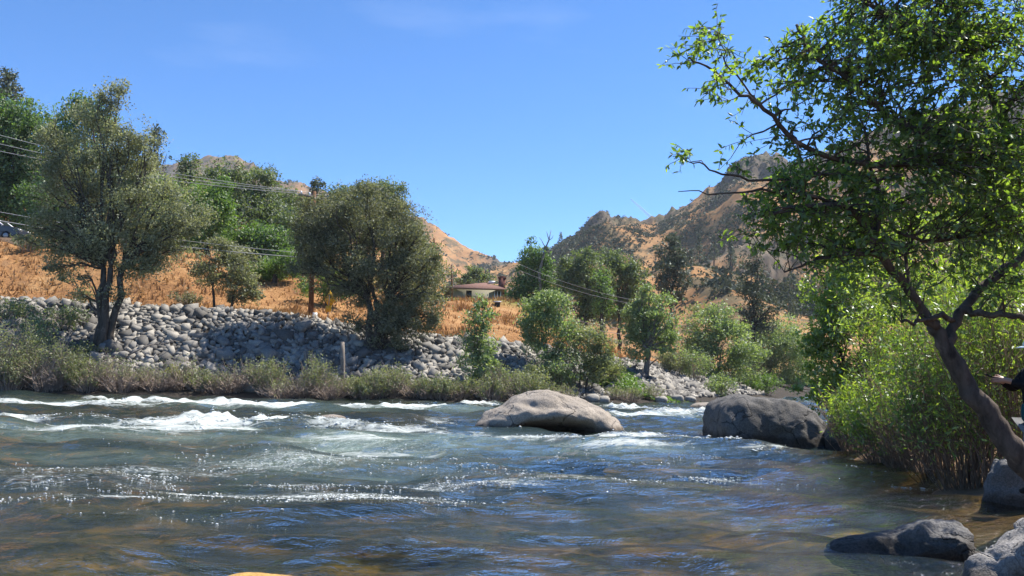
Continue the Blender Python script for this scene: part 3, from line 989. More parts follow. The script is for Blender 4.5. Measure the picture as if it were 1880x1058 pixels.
tree('brush_tree', 'grey twiggy small tree between the cottonwood and the pale willow clump', 'tree', base_far(1268, 82), 82,
     [(1262, 590, 22, 24), (1280, 575, 16, 18), (1265, 625, 24, 24), (1255, 655, 24, 18)], 'sage', 0.22, 1.6, 'bark_grey', 0.1, [(0, 0), (0.5, 0)], 58, clump=0.4)

# pines scattered over the mountain side (each one can be told apart)
PINES = sorted([(1122, 0.60), (1010, 0.84), (1310, 0.42), (1340, 0.33), (1270, 0.30), (1300, 0.93), (1283, 0.36), (1440, 0.30), (1468, 0.33), (1345, 0.44),
                              (1160, 0.5), (1070, 0.72), (1480, 0.5), (1255, 0.55), (1030, 0.8), (1455, 0.22), (1490, 0.25)])
for i, (px, T_) in enumerate(PINES):
    X, Y, Z, T, PX, rk = MR
    j = int(np.argmin(abs(PX[0] - px)))
    k = int(np.argmin(abs(T[:, 0] - T_)))
    p = np.array((X[k, j], Y[k, j], Z[k, j]))
    rng = np.random.default_rng(700 + i)
    h = rng.uniform(8, 14)
    t = thing('hillside_pine', p, 'thin grey pine on the dry mountain side, %s from the left' % ['leftmost', 'second', 'third', 'fourth', 'fifth', 'sixth', 'seventh', 'eighth', 'ninth', 'tenth', 'eleventh', 'twelfth', 'thirteenth', 'fourteenth', 'fifteenth', 'sixteenth', 'seventeenth'][i], 'tree', 'pines scattered over the mountain side')
    tb = MB()
    tb.tube([p - (0, 0, 0.5), p + (0.2, 0, h * 0.5), p + (rng.uniform(-.5, .5), 0, h)], [0.28, 0.2, 0.05], 6)
    tb.build('trunk', M['bark_dark'], t, True)
    cb = MB()
    n = 260
    f = rng.uniform(0.3, 1.0, n)
    a = rng.uniform(0, 6.283, n)
    rr = (1.05 - f) * h * 0.26 * rng.uniform(0.3, 1, n) + 0.15
    C = p + np.stack([np.cos(a) * rr, np.sin(a) * rr, f * h], 1)
    leaf_quads(cb, rng, C, 0.9, 0.45, 0.3)
    cb.build('crown', M['pine'], t)

# bare snag in the tree beside the chimney
p0 = W(988, 470, 99)
t = thing('dead_snag', base_far(996, 99), 'bare grey dead branches sticking up out of the tree beside the chimney', 'tree')
sb = MB()
rng = np.random.default_rng(5)
sb.tube([WLOC[t.name], W(990, 500, 99), W(1000, 460, 99), W(1008, 440, 99), W(1012, 422, 99)], [0.25, 0.2, 0.11, 0.07, 0.03], 6)
for a, bb in (((1002, 455), (990, 436)), ((1005, 448), (1016, 432)), ((1000, 465), (1014, 452)), ((1008, 440), (1003, 425))):
    sb.tube(curve_pts(W(*a, 99), W(*bb, 99), 0.1, rng, 4), [0.06, 0.05, 0.035, 0.02], 5)
sb.build('trunk', M['bark_grey'], t, True)


# ------------------------------------------------------------------ fan shrubs (brush along the water)
def fan_shrub(name, label, base, h, wd, n_st, leaf, Lf, npl, seed, group, bark='bark_tan', leaf_from=0.45, aspect=0.28, lean=(0, 0), stem_r=0.012,
              dead=0, cat='shrub', gap=-0.25):
    rng = np.random.default_rng(seed)
    t = thing(name, base, label, cat, group)
    base = np.asarray(base, float)
    sb, lb = MB(), MB()
    P = []
    for i in range(n_st + dead):
        a = rng.uniform(0, 6.283)
        sp = rng.uniform(0, 1) ** 0.6
        hh = h * rng.uniform(0.6, 1.05) * (1 - 0.28 * sp)
        off = np.array((math.cos(a), math.sin(a), 0)) * sp * wd
        b0 = base + off * 0.35 + (0, 0, -0.15)
        isdead = i >= n_st
        if isdead:
            hh *= rng.uniform(0.35, 0.7)
            off = off * 1.25
        e = base + off + np.array((lean[0] * hh, lean[1] * hh, hh))
        pts = curve_pts(b0, e, 0.16, rng, 6, 0.05)
        sb.tube(pts[[0, 1, 3, 5]], np.linspace(stem_r * rng.uniform(0.7, 1.3), stem_r * 0.3, 4), 3 if stem_r < 0.02 else 5, False)
        for q in range(2):
            s0 = pts[rng.integers(2, 5)]
            e2 = s0 + (rand_dirs(rng, 1)[0] * 0.22 + (0, 0, 0.14)) * h
            tp = curve_pts(s0, e2, 0.1, rng, 3, 0.04)
            sb.tube(tp, np.linspace(stem_r * 0.55, stem_r * 0.2, 3), 3, False)
            if not isdead:
                u = rng.uniform(0.2, 1.05, npl // 3)[:, None]
                P.append(tp[0] + (tp[-1] - tp[0]) * u + rng.normal(0, 0.045 * h, (len(u), 3)))
        if not isdead:
            u = rng.uniform(leaf_from, 1.03, npl)
            idx = np.clip(u, 0, 1) * 5
            i0 = np.minimum(idx.astype(int), 4)
            C = pts[i0] + (pts[i0 + 1] - pts[i0]) * (idx - i0)[:, None]
            P.append(C + rng.normal(0, 0.05 * h, C.shape))
    sb.build('stems', M[bark], t, True)
    if P:
        P = np.concatenate(P)
        P = P[fbm(P * (2.2 / max(0.8, h)) * np.array((1.3, 1.3, 1.0)), seed, 3, 0.6) > rng.normal(gap, 0.10, len(P))]
        leaf_quads(lb, rng, P, Lf, aspect, 0.4)
        lb.build('foliage', M[leaf], t)
    return t


rng = np.random.default_rng(99)
# row along the far waterline; heights and kinds follow the photo from left to right
ORD = ['first', 'second', 'third', 'fourth', 'fifth', 'sixth', 'seventh', 'eighth', 'ninth', 'tenth', 'eleventh', 'twelfth', 'thirteenth', 'fourteenth',
       'fifteenth', 'sixteenth', 'seventeenth', 'eighteenth', 'nineteenth', 'twentieth', 'twenty-first', 'twenty-second', 'twenty-third', 'twenty-fourth', 'twenty-fifth', 'twenty-sixth', 'last']
MARK = [(40, 'near the left edge'), (150, 'left of the olive oak'), (260, 'below the olive oak'), (400, 'near the yellow shrub'), (520, 'below the pale rocks'),
        (640, 'near the wooden post'), (780, 'below the broad dark oak'), (900, 'near the slender willow'), (1100, 'left of the tan boulder')]
kg = kt = 0
for k, px in enumerate(np.concatenate([[-62, -30], np.arange(2, 1006, 29)])):
    s = rng.uniform(0.3, 1.7)
    px = px + rng.uniform(-8, 8)
    b, d = base_s(px, s)
    hh = np.interp(px, [-70, 60, 160, 220, 300, 420, 560, 700, 800, 930, 1010], [2.9, 3.0, 2.6, 1.8, 1.6, 1.9, 1.75, 1.7, 1.6, 1.55, 1.3]) * rng.uniform(0.5, 1.25)
    green = rng.uniform() < np.interp(px, [0, 170, 200, 300, 600, 760, 900], [0.8, 0.65, 0.25, 0.3, 0.35, 0.7, 0.95])
    mark = next(m_ for x_, m_ in MARK if px < x_)
    if green:
        lab = ('%s pale green shrub along the far waterline, ' % ORD[kg]) + mark
        fan_shrub('waterside_shrub', lab, b, hh, 1.15, 54, 'sage', 0.115, 34, 200 + k,
                  'leafy shrubs along the far waterline', leaf_from=0.30, aspect=0.36, stem_r=0.015, dead=34)
        kg += 1
    else:
        lab = ('%s greyish brown twiggy shrub along the far waterline, ' % ORD[kt]) + mark
        fan_shrub('twiggy_shrub', lab, b, hh * 0.95, 1.2, 34, 'sage', 0.10, 14, 200 + k,
                  'twiggy shrubs along the far waterline', bark='bark_tan', leaf_from=0.5, aspect=0.34, stem_r=0.018, dead=84)
        kt += 1
b, d = base_s(322, 1.9)
fan_shrub('yellow_shrub', 'low bright yellow-green shrub among the twiggy brush below the pale rocks', b, 1.0, 0.65, 44, 'yellow', 0.11, 30, 301, None, leaf_from=0.25, aspect=0.4)
b, d = base_s(80, 4.2)
fan_shrub('green_shrub', 'leafy green shrub growing out of the shaded rocks at far left', b, 2.2, 0.9, 34, 'willow', 0.15, 24, 302, None, leaf_from=0.35, aspect=0.4)
for i, (px, s, hh) in enumerate([(1045, 1.0, 0.9), (1160, 0.8, 0.9), (1200, 1.0, 1.0), (1130, 1.2, 0.8)]):
    b, d = base_s(px, s)
    fan_shrub('twiggy_shrub', ['small brownish shrub right behind the tan boulder', 'brownish shrub just right of the tan boulder on the far waterline', 'brownish shrub left of the pale rocks on the far waterline', 'low brownish shrub in front of the green creeper'][i], b, hh, 0.9, 36, 'sage', 0.11, 16, 310 + i,
              'shrubs on the waterline behind the boulders', stem_r=0.016, dead=20)
b, d = base_s(1322, 1.5)
fan_shrub('waterside_shrub', 'rounded pale green shrub at the water just left of the grey boulder', b, 1.7, 1.5, 60, 'willow', 0.18, 34, 320, None, leaf_from=0.2, aspect=0.4)
b, d = base_s(1400, 1.5)
fan_shrub('waterside_shrub', 'bright green low shrub showing above the top of the grey boulder', b, 1.9, 2.2, 60, 'lime', 0.2, 34, 321, None, leaf_from=0.2, aspect=0.4)

for i, (px, s, hh, wd, lf_, lab) in enumerate([
        (1035, 2.6, 2.2, 1.3, 'willow', 'green bush at the foot of the leafy willow pair'), (1115, 3.2, 1.8, 1.2, 'sage', 'grey-green bush right of the leafy willow pair'),
        (975, 2.0, 1.7, 1.1, 'sage', 'low grey-green bush above the left end of the tan boulder'), (1235, 6.5, 2.6, 1.6, 'sage', 'grey twiggy bush behind the cottonwood trunk'),
        (1275, 5.0, 2.8, 1.6, 'willow', 'pale green bush filling the gap left of the wide willow clump'), (1370, 3.0, 2.6, 2.0, 'willow', 'pale green bush between the two halves of the willow clump'),
        (1455, 3.0, 3.0, 2.4, 'willow', 'pale green bush right of the willow clump behind the grey boulder'), (910, 2.0, 1.6, 0.9, 'willow', 'green bush at the foot of the slender willow')]):
    b, d = base_s(px, s)
    fan_shrub('waterside_bush', lab, b, hh, wd, 56, lf_, 0.17, 40, 350 + i, 'bushes along the centre of the far bank', leaf_from=0.15, aspect=0.42, stem_r=0.016, dead=6)

# ivy-like green mound under the cottonwood
rng = np.random.default_rng(12)
b, d = base_s(1135, 3.2)
lb = MB()
n = 7000
xx = rng.normal(0, 1.6, n)
yy = rng.uniform(-1.8, 3.5, n)
X_, Y_ = b[0] + xx, b[1] + yy
hh = 0.55 * np.exp(-(xx / 1.8) ** 2)
zz = z_far(X_, Y_) + hh * rng.uniform(0.3, 1.1, n) + 0.05
leaf_quads(lb, rng, np.stack([X_, Y_, zz], 1), 0.17, 0.6, 1.4)
tag(lb.build('green_creeper', M['lime']), 'bright green creeper covering the bank left of the cottonwood trunk', 'creeper', kind='stuff')

for i, (px, s, hh, lab) in enumerate([(40, 23, 1.3, 'dark scrub bush added for the shaded band just below the parked car'), (105, 23.5, 1.6, 'dark scrub bush added for the shaded band right of the parked car'), (170, 23, 1.6, 'dark scrub bush added for the shaded band behind the olive oak trunk'),  # undergrowth added to darken the shaded band below the car
                                     (20, 6.5, 1.5, 'dark leafy shrub on the rocks at the left edge'), (60, 5.2, 1.7, 'dark leafy shrub on the shaded rocks, second from the left edge'), (120, 6.2, 1.4, 'dark leafy shrub on the rocks left of the olive oak trunk'), (145, 3.6, 1.2, 'dark low shrub at the foot of the rocks left of the olive oak'),
                                     (345, 14.5, 1.1, 'dark brown bush standing in for the shadow left of the small twin-stemmed oak')]):  # this bush takes the place of the small oak's cast shadow
    b, d = base_s(px, s)
    fan_shrub('scrub_bush', lab, b, hh, 1.3, 44, 'oak_green' if i != 7 else 'oak', 0.13, 36, 380 + i, 'dark scrub on the left bank', leaf_from=0.1, aspect=0.45, stem_r=0.015, dead=14)

# dry grass on the slopes
rng = np.random.default_rng(13)
n = 60000
px_ = rng.uniform(-30, 1180, n)
s_ = np.concatenate([rng.uniform(8.3, 13.5, n // 3), rng.uniform(12, 46, n - n // 3)])
X_ = rng.uniform(-44, 16, n)
slx = (np.interp(X_ + 1.5, BX, BY) - np.interp(X_ - 1.5, BX, BY)) / 3.0
Y_ = np.interp(X_, BX, BY) + s_ * np.sqrt(1 + slx ** 2)
clumpn = fbm2(X_, Y_, 0.5, 33, 3)
kp = (rng.uniform(size=n) < np.clip(0.55 + clumpn * 0.9, 0.1, 1)) & (np.hypot(X_ + 3, (Y_ - 112) / 2) > 9)
X_, Y_, clumpn = X_[kp], Y_[kp], clumpn[kp]
Z_ = z_far(X_, Y_)
n = len(X_)
hgt = rng.uniform(0.15, 0.45, n) * (1 + 0.5 * clumpn)
ang = rng.uniform(0, 6.283, n)
wdt = rng.uniform(0.03, 0.09, n)
dx, dy = np.cos(ang) * wdt, np.sin(ang) * wdt
lean = rng.normal(0, 0.35, (n, 2)) * hgt[:, None]
v = np.stack([np.stack([X_ - dx, Y_ - dy, Z_ - 0.03], 1), np.stack([X_ + dx, Y_ + dy, Z_ - 0.03], 1),
              np.stack([X_ + lean[:, 0], Y_ + lean[:, 1], Z_ + hgt], 1)], 1)
mb = MB()
mb.add(v.reshape(-1, 3), t=np.arange(3 * n).reshape(-1, 3))
tag(mb.build('dry_grass', M['straw']), 'dry golden grass covering the slope above the rock bank', 'grass', kind='stuff')


# ------------------------------------------------------------------ rip-rap
def hull_rock(seed, flat=0.62):
    rng = np.random.default_rng(seed)
    bm = bmesh.new()
    hs_ = np.array((1.0, rng.uniform(0.5, 0.85), flat * rng.uniform(0.5, 1.0)))
    cor = np.array([(a, b_, c_) for a in (-1, 1) for b_ in (-1, 1) for c_ in (-1, 1)], float)
    p = cor * rng.uniform(0.55, 1.0, (8, 3))
    p = p * hs_ * 1.1
    for q in p:
        bm.verts.new(q * 0.5)
    r = bmesh.ops.convex_hull(bm, input=bm.verts)
    for v_ in [v_ for v_ in bm.verts if not v_.link_faces]:
        bm.verts.remove(v_)
    bm.verts.index_update()
    vs = np.array([v_.co[:] for v_ in bm.verts])
    ts = np.array([[v_.index for v_ in f.verts] for f in bm.faces])
    bm.free()
    return vs, ts


PROTO = [hull_rock(i) for i in range(24)]


def rotm(rng, tilt=0.6):
    e = Matrix.Rotation(rng.uniform(0, 6.283), 3, 'Z') @ Matrix.Rotation(rng.normal(0, tilt), 3, 'X') @ Matrix.Rotation(rng.normal(0, tilt), 3, 'Y')
    return e


def riprap():
    rng = np.random.default_rng(77)
    placed = []
    cells = {}
    for att in range(44000):
        X = rng.uniform(-40, 22)
        s = rng.uniform(1.3, 9.0) if rng.uniform() < 0.97 else rng.uniform(8.6, 10.0)
        slx = float((np.interp(X + 1.5, BX, BY) - np.interp(X - 1.5, BX, BY)) / 3.0)
        Y = float(np.interp(X, BX, BY)) + s * math.sqrt(1 + slx ** 2)
        size = 0.29 + 0.80 * rng.beta(1.0, 4.2)
        if att > 14000:
            size *= 0.75
        if att > 26000:
            size *= 0.72
        rad = size * 0.32
        key = (int(X // 1.2), int(Y // 1.2))
        ok = True
        for a in (-1, 0, 1):
            for b_ in (-1, 0, 1):
                for (x2, y2, r2) in cells.get((key[0] + a, key[1] + b_), ()):
                    if (x2 - X) ** 2 + ((y2 - Y) * 1.2) ** 2 < (rad + r2) ** 2:
                        ok = False
                        break
                if not ok:
                    break
            if not ok:
                break
        if not ok:
            continue
        cells.setdefault(key, []).append((X, Y, rad))
        placed.append((X, Y, size))
    placed = np.array(placed)
    Z = z_far(placed[:, 0], placed[:, 1])
    # largest in the picture first
    score = placed[:, 2] / placed[:, 1] * np.where((placed[:, 0] / placed[:, 1] > -0.6) & (placed[:, 0] < 12), 1, 0.2)
    order = np.argsort(-score)
    mats = [M['stone'], M['stone'], M['stone_warm'], M['stone_dark'], M['stone_dark'], M['stone']]
    meshes = {}
    rest = [MB(), MB(), MB()]
    inv = Matrix.Translation(-WLOC[BANK.name])
    for rank, i in enumerate(order):
        X, Y, sz = placed[i]
        z = Z[i] + sz * rng.uniform(0.0, 0.22)
        e = rotm(rng, 0.5)
        # lie along the slope
        e = Matrix.Rotation(0.5, 3, 'X') @ e
        pid = int(rng.integers(len(PROTO)))
        mid = int(rng.integers(len(mats)))
        if rank < 300:
            key = (pid, mid)
            if key not in meshes:
                mm = MB()
                mm.add(PROTO[pid][0], t=PROTO[pid][1])
                me = mm.mesh('stone')
                me.materials.append(mats[mid])
                meshes[key] = me
            o = bpy.data.objects.new('stone', meshes[key])
            COL.objects.link(o)
            o.parent = BANK
            o.matrix_parent_inverse = inv
            o.location = (X, Y, z)
            o.rotation_euler = e.to_euler()
            o.scale = (sz * 1.2,) * 3
        else:
            vv = PROTO[pid][0] * sz * 1.2 @ np.array(e).T + (X, Y, z)
            rest[mid % 3].add(vv, t=PROTO[pid][1])
    for mb_, mt in zip(rest, (M['stone'], M['stone_dark'], M['stone_warm'])):
        o = mb_.build('stones', mt, BANK)
        o['kind'] = 'stuff'
    return len(placed)


NST = riprap()


# ------------------------------------------------------------------ boulders
def ico(sub):
    bm = bmesh.new()
    bmesh.ops.create_icosphere(bm, subdivisions=sub, radius=1.0)
    bm.verts.index_update()
    v = np.array([x.co[:] for x in bm.verts])
    t = np.array([[x.index for x in f.verts] for f in bm.faces])
    bm.free()
    return v, t


def boulder(name, label, c, size, mat, seed, sub=5, power=2.3, shape=None, rough=1.0, rz=0.0, facets=0):
    v, t = ico(sub)
    n = np.abs(v) ** power
    v = v / (n.sum(1) ** (1 / power))[:, None]
    rf_ = np.random.default_rng(seed)
    for q in rand_dirs(rf_, facets):
        q[2] = abs(q[2])
        ex = v @ q - rf_.uniform(0.62, 0.9)
        v = v - q * (np.clip(ex, 0, 9) * 0.85)[:, None]
    if shape:
        v = shape(v)
    f = fbm(v * 1.3 + seed * 3.1, seed, 3)
    v = v * (1 + 0.10 * rough * f)[:, None]
    v = v * np.asarray(size, float)
    f2 = fbm(v * 3.0 + seed, seed + 9, 5, 0.6) - 0.6 * np.clip(0.12 - np.abs(fbm(v * 1.7 + seed * 2, seed + 19, 3)), 0, 1) / 0.12 * (facets > 0)
    nn = v / (np.linalg.norm(v, axis=1)[:, None] + 1e-9)
    v = v + nn * (0.035 * rough * f2 * min(1.2, np.mean(size)))[:, None]
    ca, sa = math.cos(rz), math.sin(rz)
    v = np.stack([v[:, 0] * ca - v[:, 1] * sa, v[:, 0] * sa + v[:, 1] * ca, v[:, 2]], 1)
    mb_ = MB()
    mb_.add(v, t=t)
    o = mb_.build(name, M[mat], smooth=True, loc=tuple(float(a) for a in c))
    tag(o, label, 'boulder')
    return root_mesh(o)


def tan_shape(v):
    v = v.copy()
    x, y, z = v[:, 0], v[:, 1], v[:, 2]
    # highest just right of centre; long low nose at left; steeper right end
    prof = np.interp(x, [-1, -0.8, -0.5, -0.2, 0.05, 0.3, 0.6, 0.85, 1], [0.62, 0.78, 0.92, 1.03, 1.08, 1.03, 0.93, 0.86, 0.8])
    z = z * prof
    # undercut hollow along the water on the near side
    front = np.clip(-y, 0, 1) ** 1.0
    hol = np.exp(-((x - 0.08) / 0.52) ** 4) * np.exp(-((z - 0.10) / 0.28) ** 2)
    y = y + 0.95 * front * hol
    # slanting ledge across the face
    lz = 0.72 - 0.10 * (x - 0.0) + 0.03 * np.sin(x * 9)
    step = 1 / (1 + np.exp(-(z - lz) / 0.015))
    led = np.exp(-((x + 0.12) / 0.45) ** 4) * front
    y = y + 0.24 * step * led
    z = z - 0.02 * step * led
    return np.stack([x, y, z], 1)


c = G(1012, 796)
boulder('tan_boulder', 'large rounded tan granite boulder in mid river with an undercut at the water', (c[0], c[1] + 1.45, -0.20), (2.05, 1.6, 1.16), 'granite_tan', 4, 6, 2.3, tan_shape)


def grey_shape(v):
    v = v.copy()
    x, y, z = v[:, 0], v[:, 1], v[:, 2]
    prof = np.interp(x, [-1, -0.85, -0.6, -0.3, 0.2, 0.7, 1], [0.86, 0.95, 1.03, 1.06, 1.0, 0.9, 0.75])
    z = z * prof
    x = x - 0.10 * np.clip(-z + 0.3, 0, 1)
    y = y + 0.12 * np.clip(z, 0, 1)
    return np.stack([x, y, z], 1)


c = G(1310, 812)
boulder('grey_boulder', 'massive dark grey granite boulder with a steep left face against the right bank', (c[0] + 1.60, c[1] + 1.3, -0.2), (1.40, 1.45, 1.24), 'granite_grey', 11, 6, 5.0, grey_shape, 0.9, 0.0, 0)
# smaller river rocks
c = G(1298, 752)
boulder('low_rock', 'low brown rock in the white water between the two big boulders', (c[0], c[1] + 0.4, -0.05), (0.85, 0.6, 0.38), 'granite_tan', 15, 4)
c = G(1600, 800)
boulder('mossy_rock', 'grey rock half hidden in the leaves right of the grey boulder', (8.6, 21.5, 0.2), (1.0, 0.9, 0.75), 'granite_grey', 16, 4)
c = W(1858, 905, 11.2)
boulder('round_rock', 'rounded grey rock at the foot of the leaning tree trunk', (c[0] + 0.14, 11.35, 0.10), (0.44, 0.5, 0.50), 'granite_near', 17, 6, 2.6, None, 1.4, 0.0, 7)
c = G(1685, 1030)
def wedge(v):
    v = v.copy()
    v[:, 2] *= np.interp(v[:, 0], [-1, -0.6, -0.1, 0.3, 0.8, 1], [0.45, 0.75, 1.0, 1.02, 0.85, 0.6])
    v[:, 1] += 0.35 * np.clip(0.4 - v[:, 2], 0, 1) * np.clip(-v[:, 1], 0, 1)
    return v
boulder('flat_rock', 'low pointed dark wet rock lying in the water at lower right', (c[0] + 0.20, c[1] + 0.3, -0.06), (0.74, 0.5, 0.36), 'granite_near', 18, 6, 2.2, wedge, 2.1, 0.0, 9)
c = G(1830, 1075)
boulder('corner_rock', 'big pale sloping rock filling the bottom right corner', (c[0] + 0.82, c[1] - 0.05, 0.0), (0.95, 0.85, 0.68), 'granite_rock', 19, 6, 2.3, None, 1.6, 0.5, 9)
c = G(448, 1052)
boulder('sunken_rock', 'golden brown rock just under the water at the bottom edge', (c[0] + 0.05, c[1] + 0.05, -0.283), (0.52, 0.40, 0.24), 'golden_rock', 20, 5, 2.3)
c = G(598, 776)
boulder('wet_rock', 'small brown rock at the end of the long white wave', (c[0] + 0.15, c[1] + 0.2, 0.0), (0.45, 0.35, 0.22), 'granite_tan', 22, 4)
rng = np.random.default_rng(31)
for i, (px, s, sz) in enumerate([(985, 0.6, 0.9), (1010, 0.9, 0.7), (1090, 0.8, 0.8), (1110, 0.5, 0.7), (1215, 0.4, 0.8), (1245, 0.5, 0.8), (1268, 0.3, 0.7), (1060, 0.3, 0.6)]):
    b, d = base_s(px, s)
    o = boulder('shore_rock', 'pale rounded rock at the far waterline behind the boulders, %s from the left' % ['first', 'second', 'fourth', 'fifth', 'sixth', 'seventh', 'eighth', 'third'][i], (b[0], b[1], b[2] + 0.12), (sz * 0.5, sz * 0.45, sz * 0.36), 'stone_warm', 40 + i, 3)
    o['group'] = 'shore rocks behind the boulders'

# ------------------------------------------------------------------ river: bed and water
ys = np.geomspace(1.6, 150, 150)
us = np.linspace(-1.25, 0.95, 220)
U, Y = np.meshgrid(us, ys)
X = U * (Y + 4)
def bed_depth(X, Y):
    sh = np.clip(1.15 - Y / 11.5, 0, 1) + np.clip((X - 0.25 * Y + 1.0) / 2.5, 0, 1) * np.clip(1.6 - Y / 14, 0, 1)
    return 1.05 - 0.70 * np.clip(sh, 0, 1)


Z = -bed_depth(X, Y) + 0.10 * fbm2(X, Y, 0.55, 61, 4) - 0.1 * np.abs(fbm2(X, Y, 1.4, 64, 2))
mb = MB()
mb.add(np.stack([X, Y, Z], -1), q=grid_faces(*X.shape))
mt, t, out = new_mat('river_bed_stones')
obj = nd(t, 'ShaderNodeTexCoord').outputs['Object']
vo = nd(t, 'ShaderNodeTexVoronoi', Scale=2.2)
t.links.new(obj, vo.inputs['Vector'])
cc = ramp(t, noise(t, 0.8, 5, 0.6, obj), [(0.34, (0.025, 0.028, 0.010)), (0.50, (0.085, 0.08, 0.025)), (0.6, (0.26, 0.18, 0.055)), (0.72, (0.07, 0.075, 0.03))])
cc = mixc(t, 0.6, cc, ramp(t, vo.outputs['Color'], [(0.2, (0.45, 0.45, 0.45)), (0.8, (1.3, 1.2, 1.1))]), 'MULTIPLY')
principled(t, out, cc, 0.9)
tag(mb.build('river_bed', mt, smooth=True), kind='structure')


def blob(X, Y, px, py, lx, ly, rot=0.0):
    """soft patch on the water: centre seen at (px, py), half sizes in metres"""
    c_ = G(px, py)
    dx, dy = X - c_[0], Y - c_[1]
    ca, sa = math.cos(rot), math.sin(rot)
    a, b_ = (dx * ca + dy * sa) / lx, (-dx * sa + dy * ca) / ly
    return np.exp(-(a * a + b_ * b_))


WHITE = [  # px, py, half-length, half-width, height, strength
    (240, 738, 2.0, 0.8, 0.26, 1.1), (330, 740, 2.2, 0.8, 0.16, 1.0), (90, 742, 4.5, 1.3, 0.12, 1.15), (480, 744, 4.5, 1.3, 0.14, 1.15), (400, 743, 3.0, 1.2, 0.1, 1.15), (560, 748, 3.0, 1.4, 0.08, 1.1), (20, 738, 1.6, 0.7, 0.1, 0.7),
    (620, 746, 2.6, 1.2, 0.14, 1.15), (720, 749, 2.6, 1.2, 0.18, 1.2), (810, 748, 2.0, 1.1, 0.20, 1.2), (875, 744, 1.0, 0.7, 0.32, 1.2),
    (430, 776, 2.0, 0.7, 0.22, 1.35), (520, 774, 1.5, 0.6, 0.24, 1.35), (350, 779, 2.0, 0.8, 0.15, 1.25), (220, 768, 1.8, 0.6, 0.16, 1.1), (290, 774, 1.8, 0.7, 0.12, 1.15), (250, 784, 2.0, 0.7, 0.06, 1.0), (570, 782, 0.8, 0.5, 0.14, 1.1),
    (120, 788, 3.2, 0.7, 0.03, 1.1), (20, 768, 2.0, 0.7, 0.10, 0.9), (380, 792, 3.0, 0.6, 0.03, 1.05), (620, 786, 1.0, 0.6, 0.05, 0.8), (650, 782, 1.0, 0.5, 0.1, 0.7),
    (860, 787, 1.1, 0.7, 0.08, 1.15), (800, 798, 1.8, 0.9, 0.02, 1.0), (700, 812, 2.0, 1.0, 0.0, 0.9), (640, 826, 1.6, 0.7, 0.0, 0.85), (760, 775, 1.4, 0.7, 0.05, 0.8), (720, 790, 1.6, 0.8, 0.03, 0.8),
    (960, 802, 1.5, 0.30, 0.05, 0.95), (1080, 806, 1.3, 0.4, 0.08, 1.15), (1170, 804, 1.0, 0.5, 0.13, 1.25), (1120, 802, 0.9, 0.45, 0.10, 1.2), (1230, 806, 1.0, 0.4, 0.10, 1.15), (1290, 804, 0.8, 0.35, 0.11, 1.1),
    (1150, 818, 1.6, 0.4, 0.03, 0.95), (1340, 820, 0.9, 0.22, 0.05, 0.8), (1430, 829, 1.2, 0.16, 0.03, 0.7), (1520, 836, 0.9, 0.14, 0.02, 0.6),
    (1180, 764, 1.6, 1.6, 0.15, 1.05), (1240, 760, 1.4, 2.4, 0.18, 1.0), (1290, 757, 1.2, 2.4, 0.20, 1.0), (1150, 750, 1.6, 2.0, 0.22, 1.0), (1300, 768, 0.9, 0.9, 0.1, 0.8),
]
AER = [(700, 815, 3.4, 2.6, 1.0), (330, 800, 4.5, 1.0, 0.7), (60, 800, 3.0, 0.8, 0.6), (480, 825, 2.5, 0.9, 0.6), (900, 830, 2.2, 0.8, 0.55), (620, 870, 2.0, 0.6, 0.5), (1050, 835, 2.0, 0.6, 0.5), (180, 835, 2.5, 0.6, 0.4), (850, 805, 2.2, 1.6, 0.9), (1000, 812, 2.4, 0.9, 0.8), (420, 790, 4.5, 1.6, 0.8), (150, 785, 4.0, 1.4, 0.6), (580, 850, 2.2, 1.8, 0.6), (1150, 822, 1.8, 0.8, 0.7),
       (300, 745, 9, 1.6, 0.7), (750, 752, 5, 1.5, 0.8), (1230, 765, 3, 3, 0.6)]
FLECK = [  # floating bubbles: px, py, half-length, half-width, density
    (80, 875, 1.8, 0.55, 0.85), (60, 893, 1.5, 0.35, 0.85), (200, 862, 2.6, 0.35, 0.9), (230, 885, 1.2, 0.3, 0.8), (160, 915, 1.0, 0.12, 0.8), (240, 921, 0.35, 0.07, 1.6), (355, 908, 0.35, 0.08, 1.4),
    (430, 905, 0.9, 0.35, 1.0), (520, 888, 0.9, 0.35, 1.0), (560, 912, 0.9, 0.3, 1.1), (640, 905, 1.0, 0.3, 1.1), (700, 915, 0.9, 0.22, 1.2), (620, 925, 0.9, 0.2, 1.0), (780, 890, 0.9, 0.3, 1.0), (800, 912, 0.5, 0.12, 1.2),
    (420, 850, 2.0, 0.9, 0.5), (560, 845, 2.0, 0.9, 0.5), (900, 893, 0.9, 0.3, 1.0), (950, 898, 0.6, 0.15, 1.1), (1000, 888, 0.9, 0.3, 0.8), (1060, 895, 0.8, 0.16, 1.0), (1130, 882, 1.0, 0.3, 0.9), (1210, 887, 0.9, 0.18, 1.1),
    (1275, 887, 0.5, 0.12, 1.6), (1330, 880, 0.5, 0.08, 1.4), (1380, 879, 0.4, 0.05, 1.0), (1200, 845, 1.4, 0.5, 0.4), (1000, 850, 1.8, 0.8, 0.35), (140, 930, 0.9, 0.1, 0.6), (340, 955, 0.7, 0.12, 0.5), (930, 870, 2.0, 0.6, 0.35),
    (1660, 884, 0.3, 0.05, 1.0), (1590, 870, 0.7, 0.1, 0.5), (1450, 850, 1.4, 0.3, 0.3)]


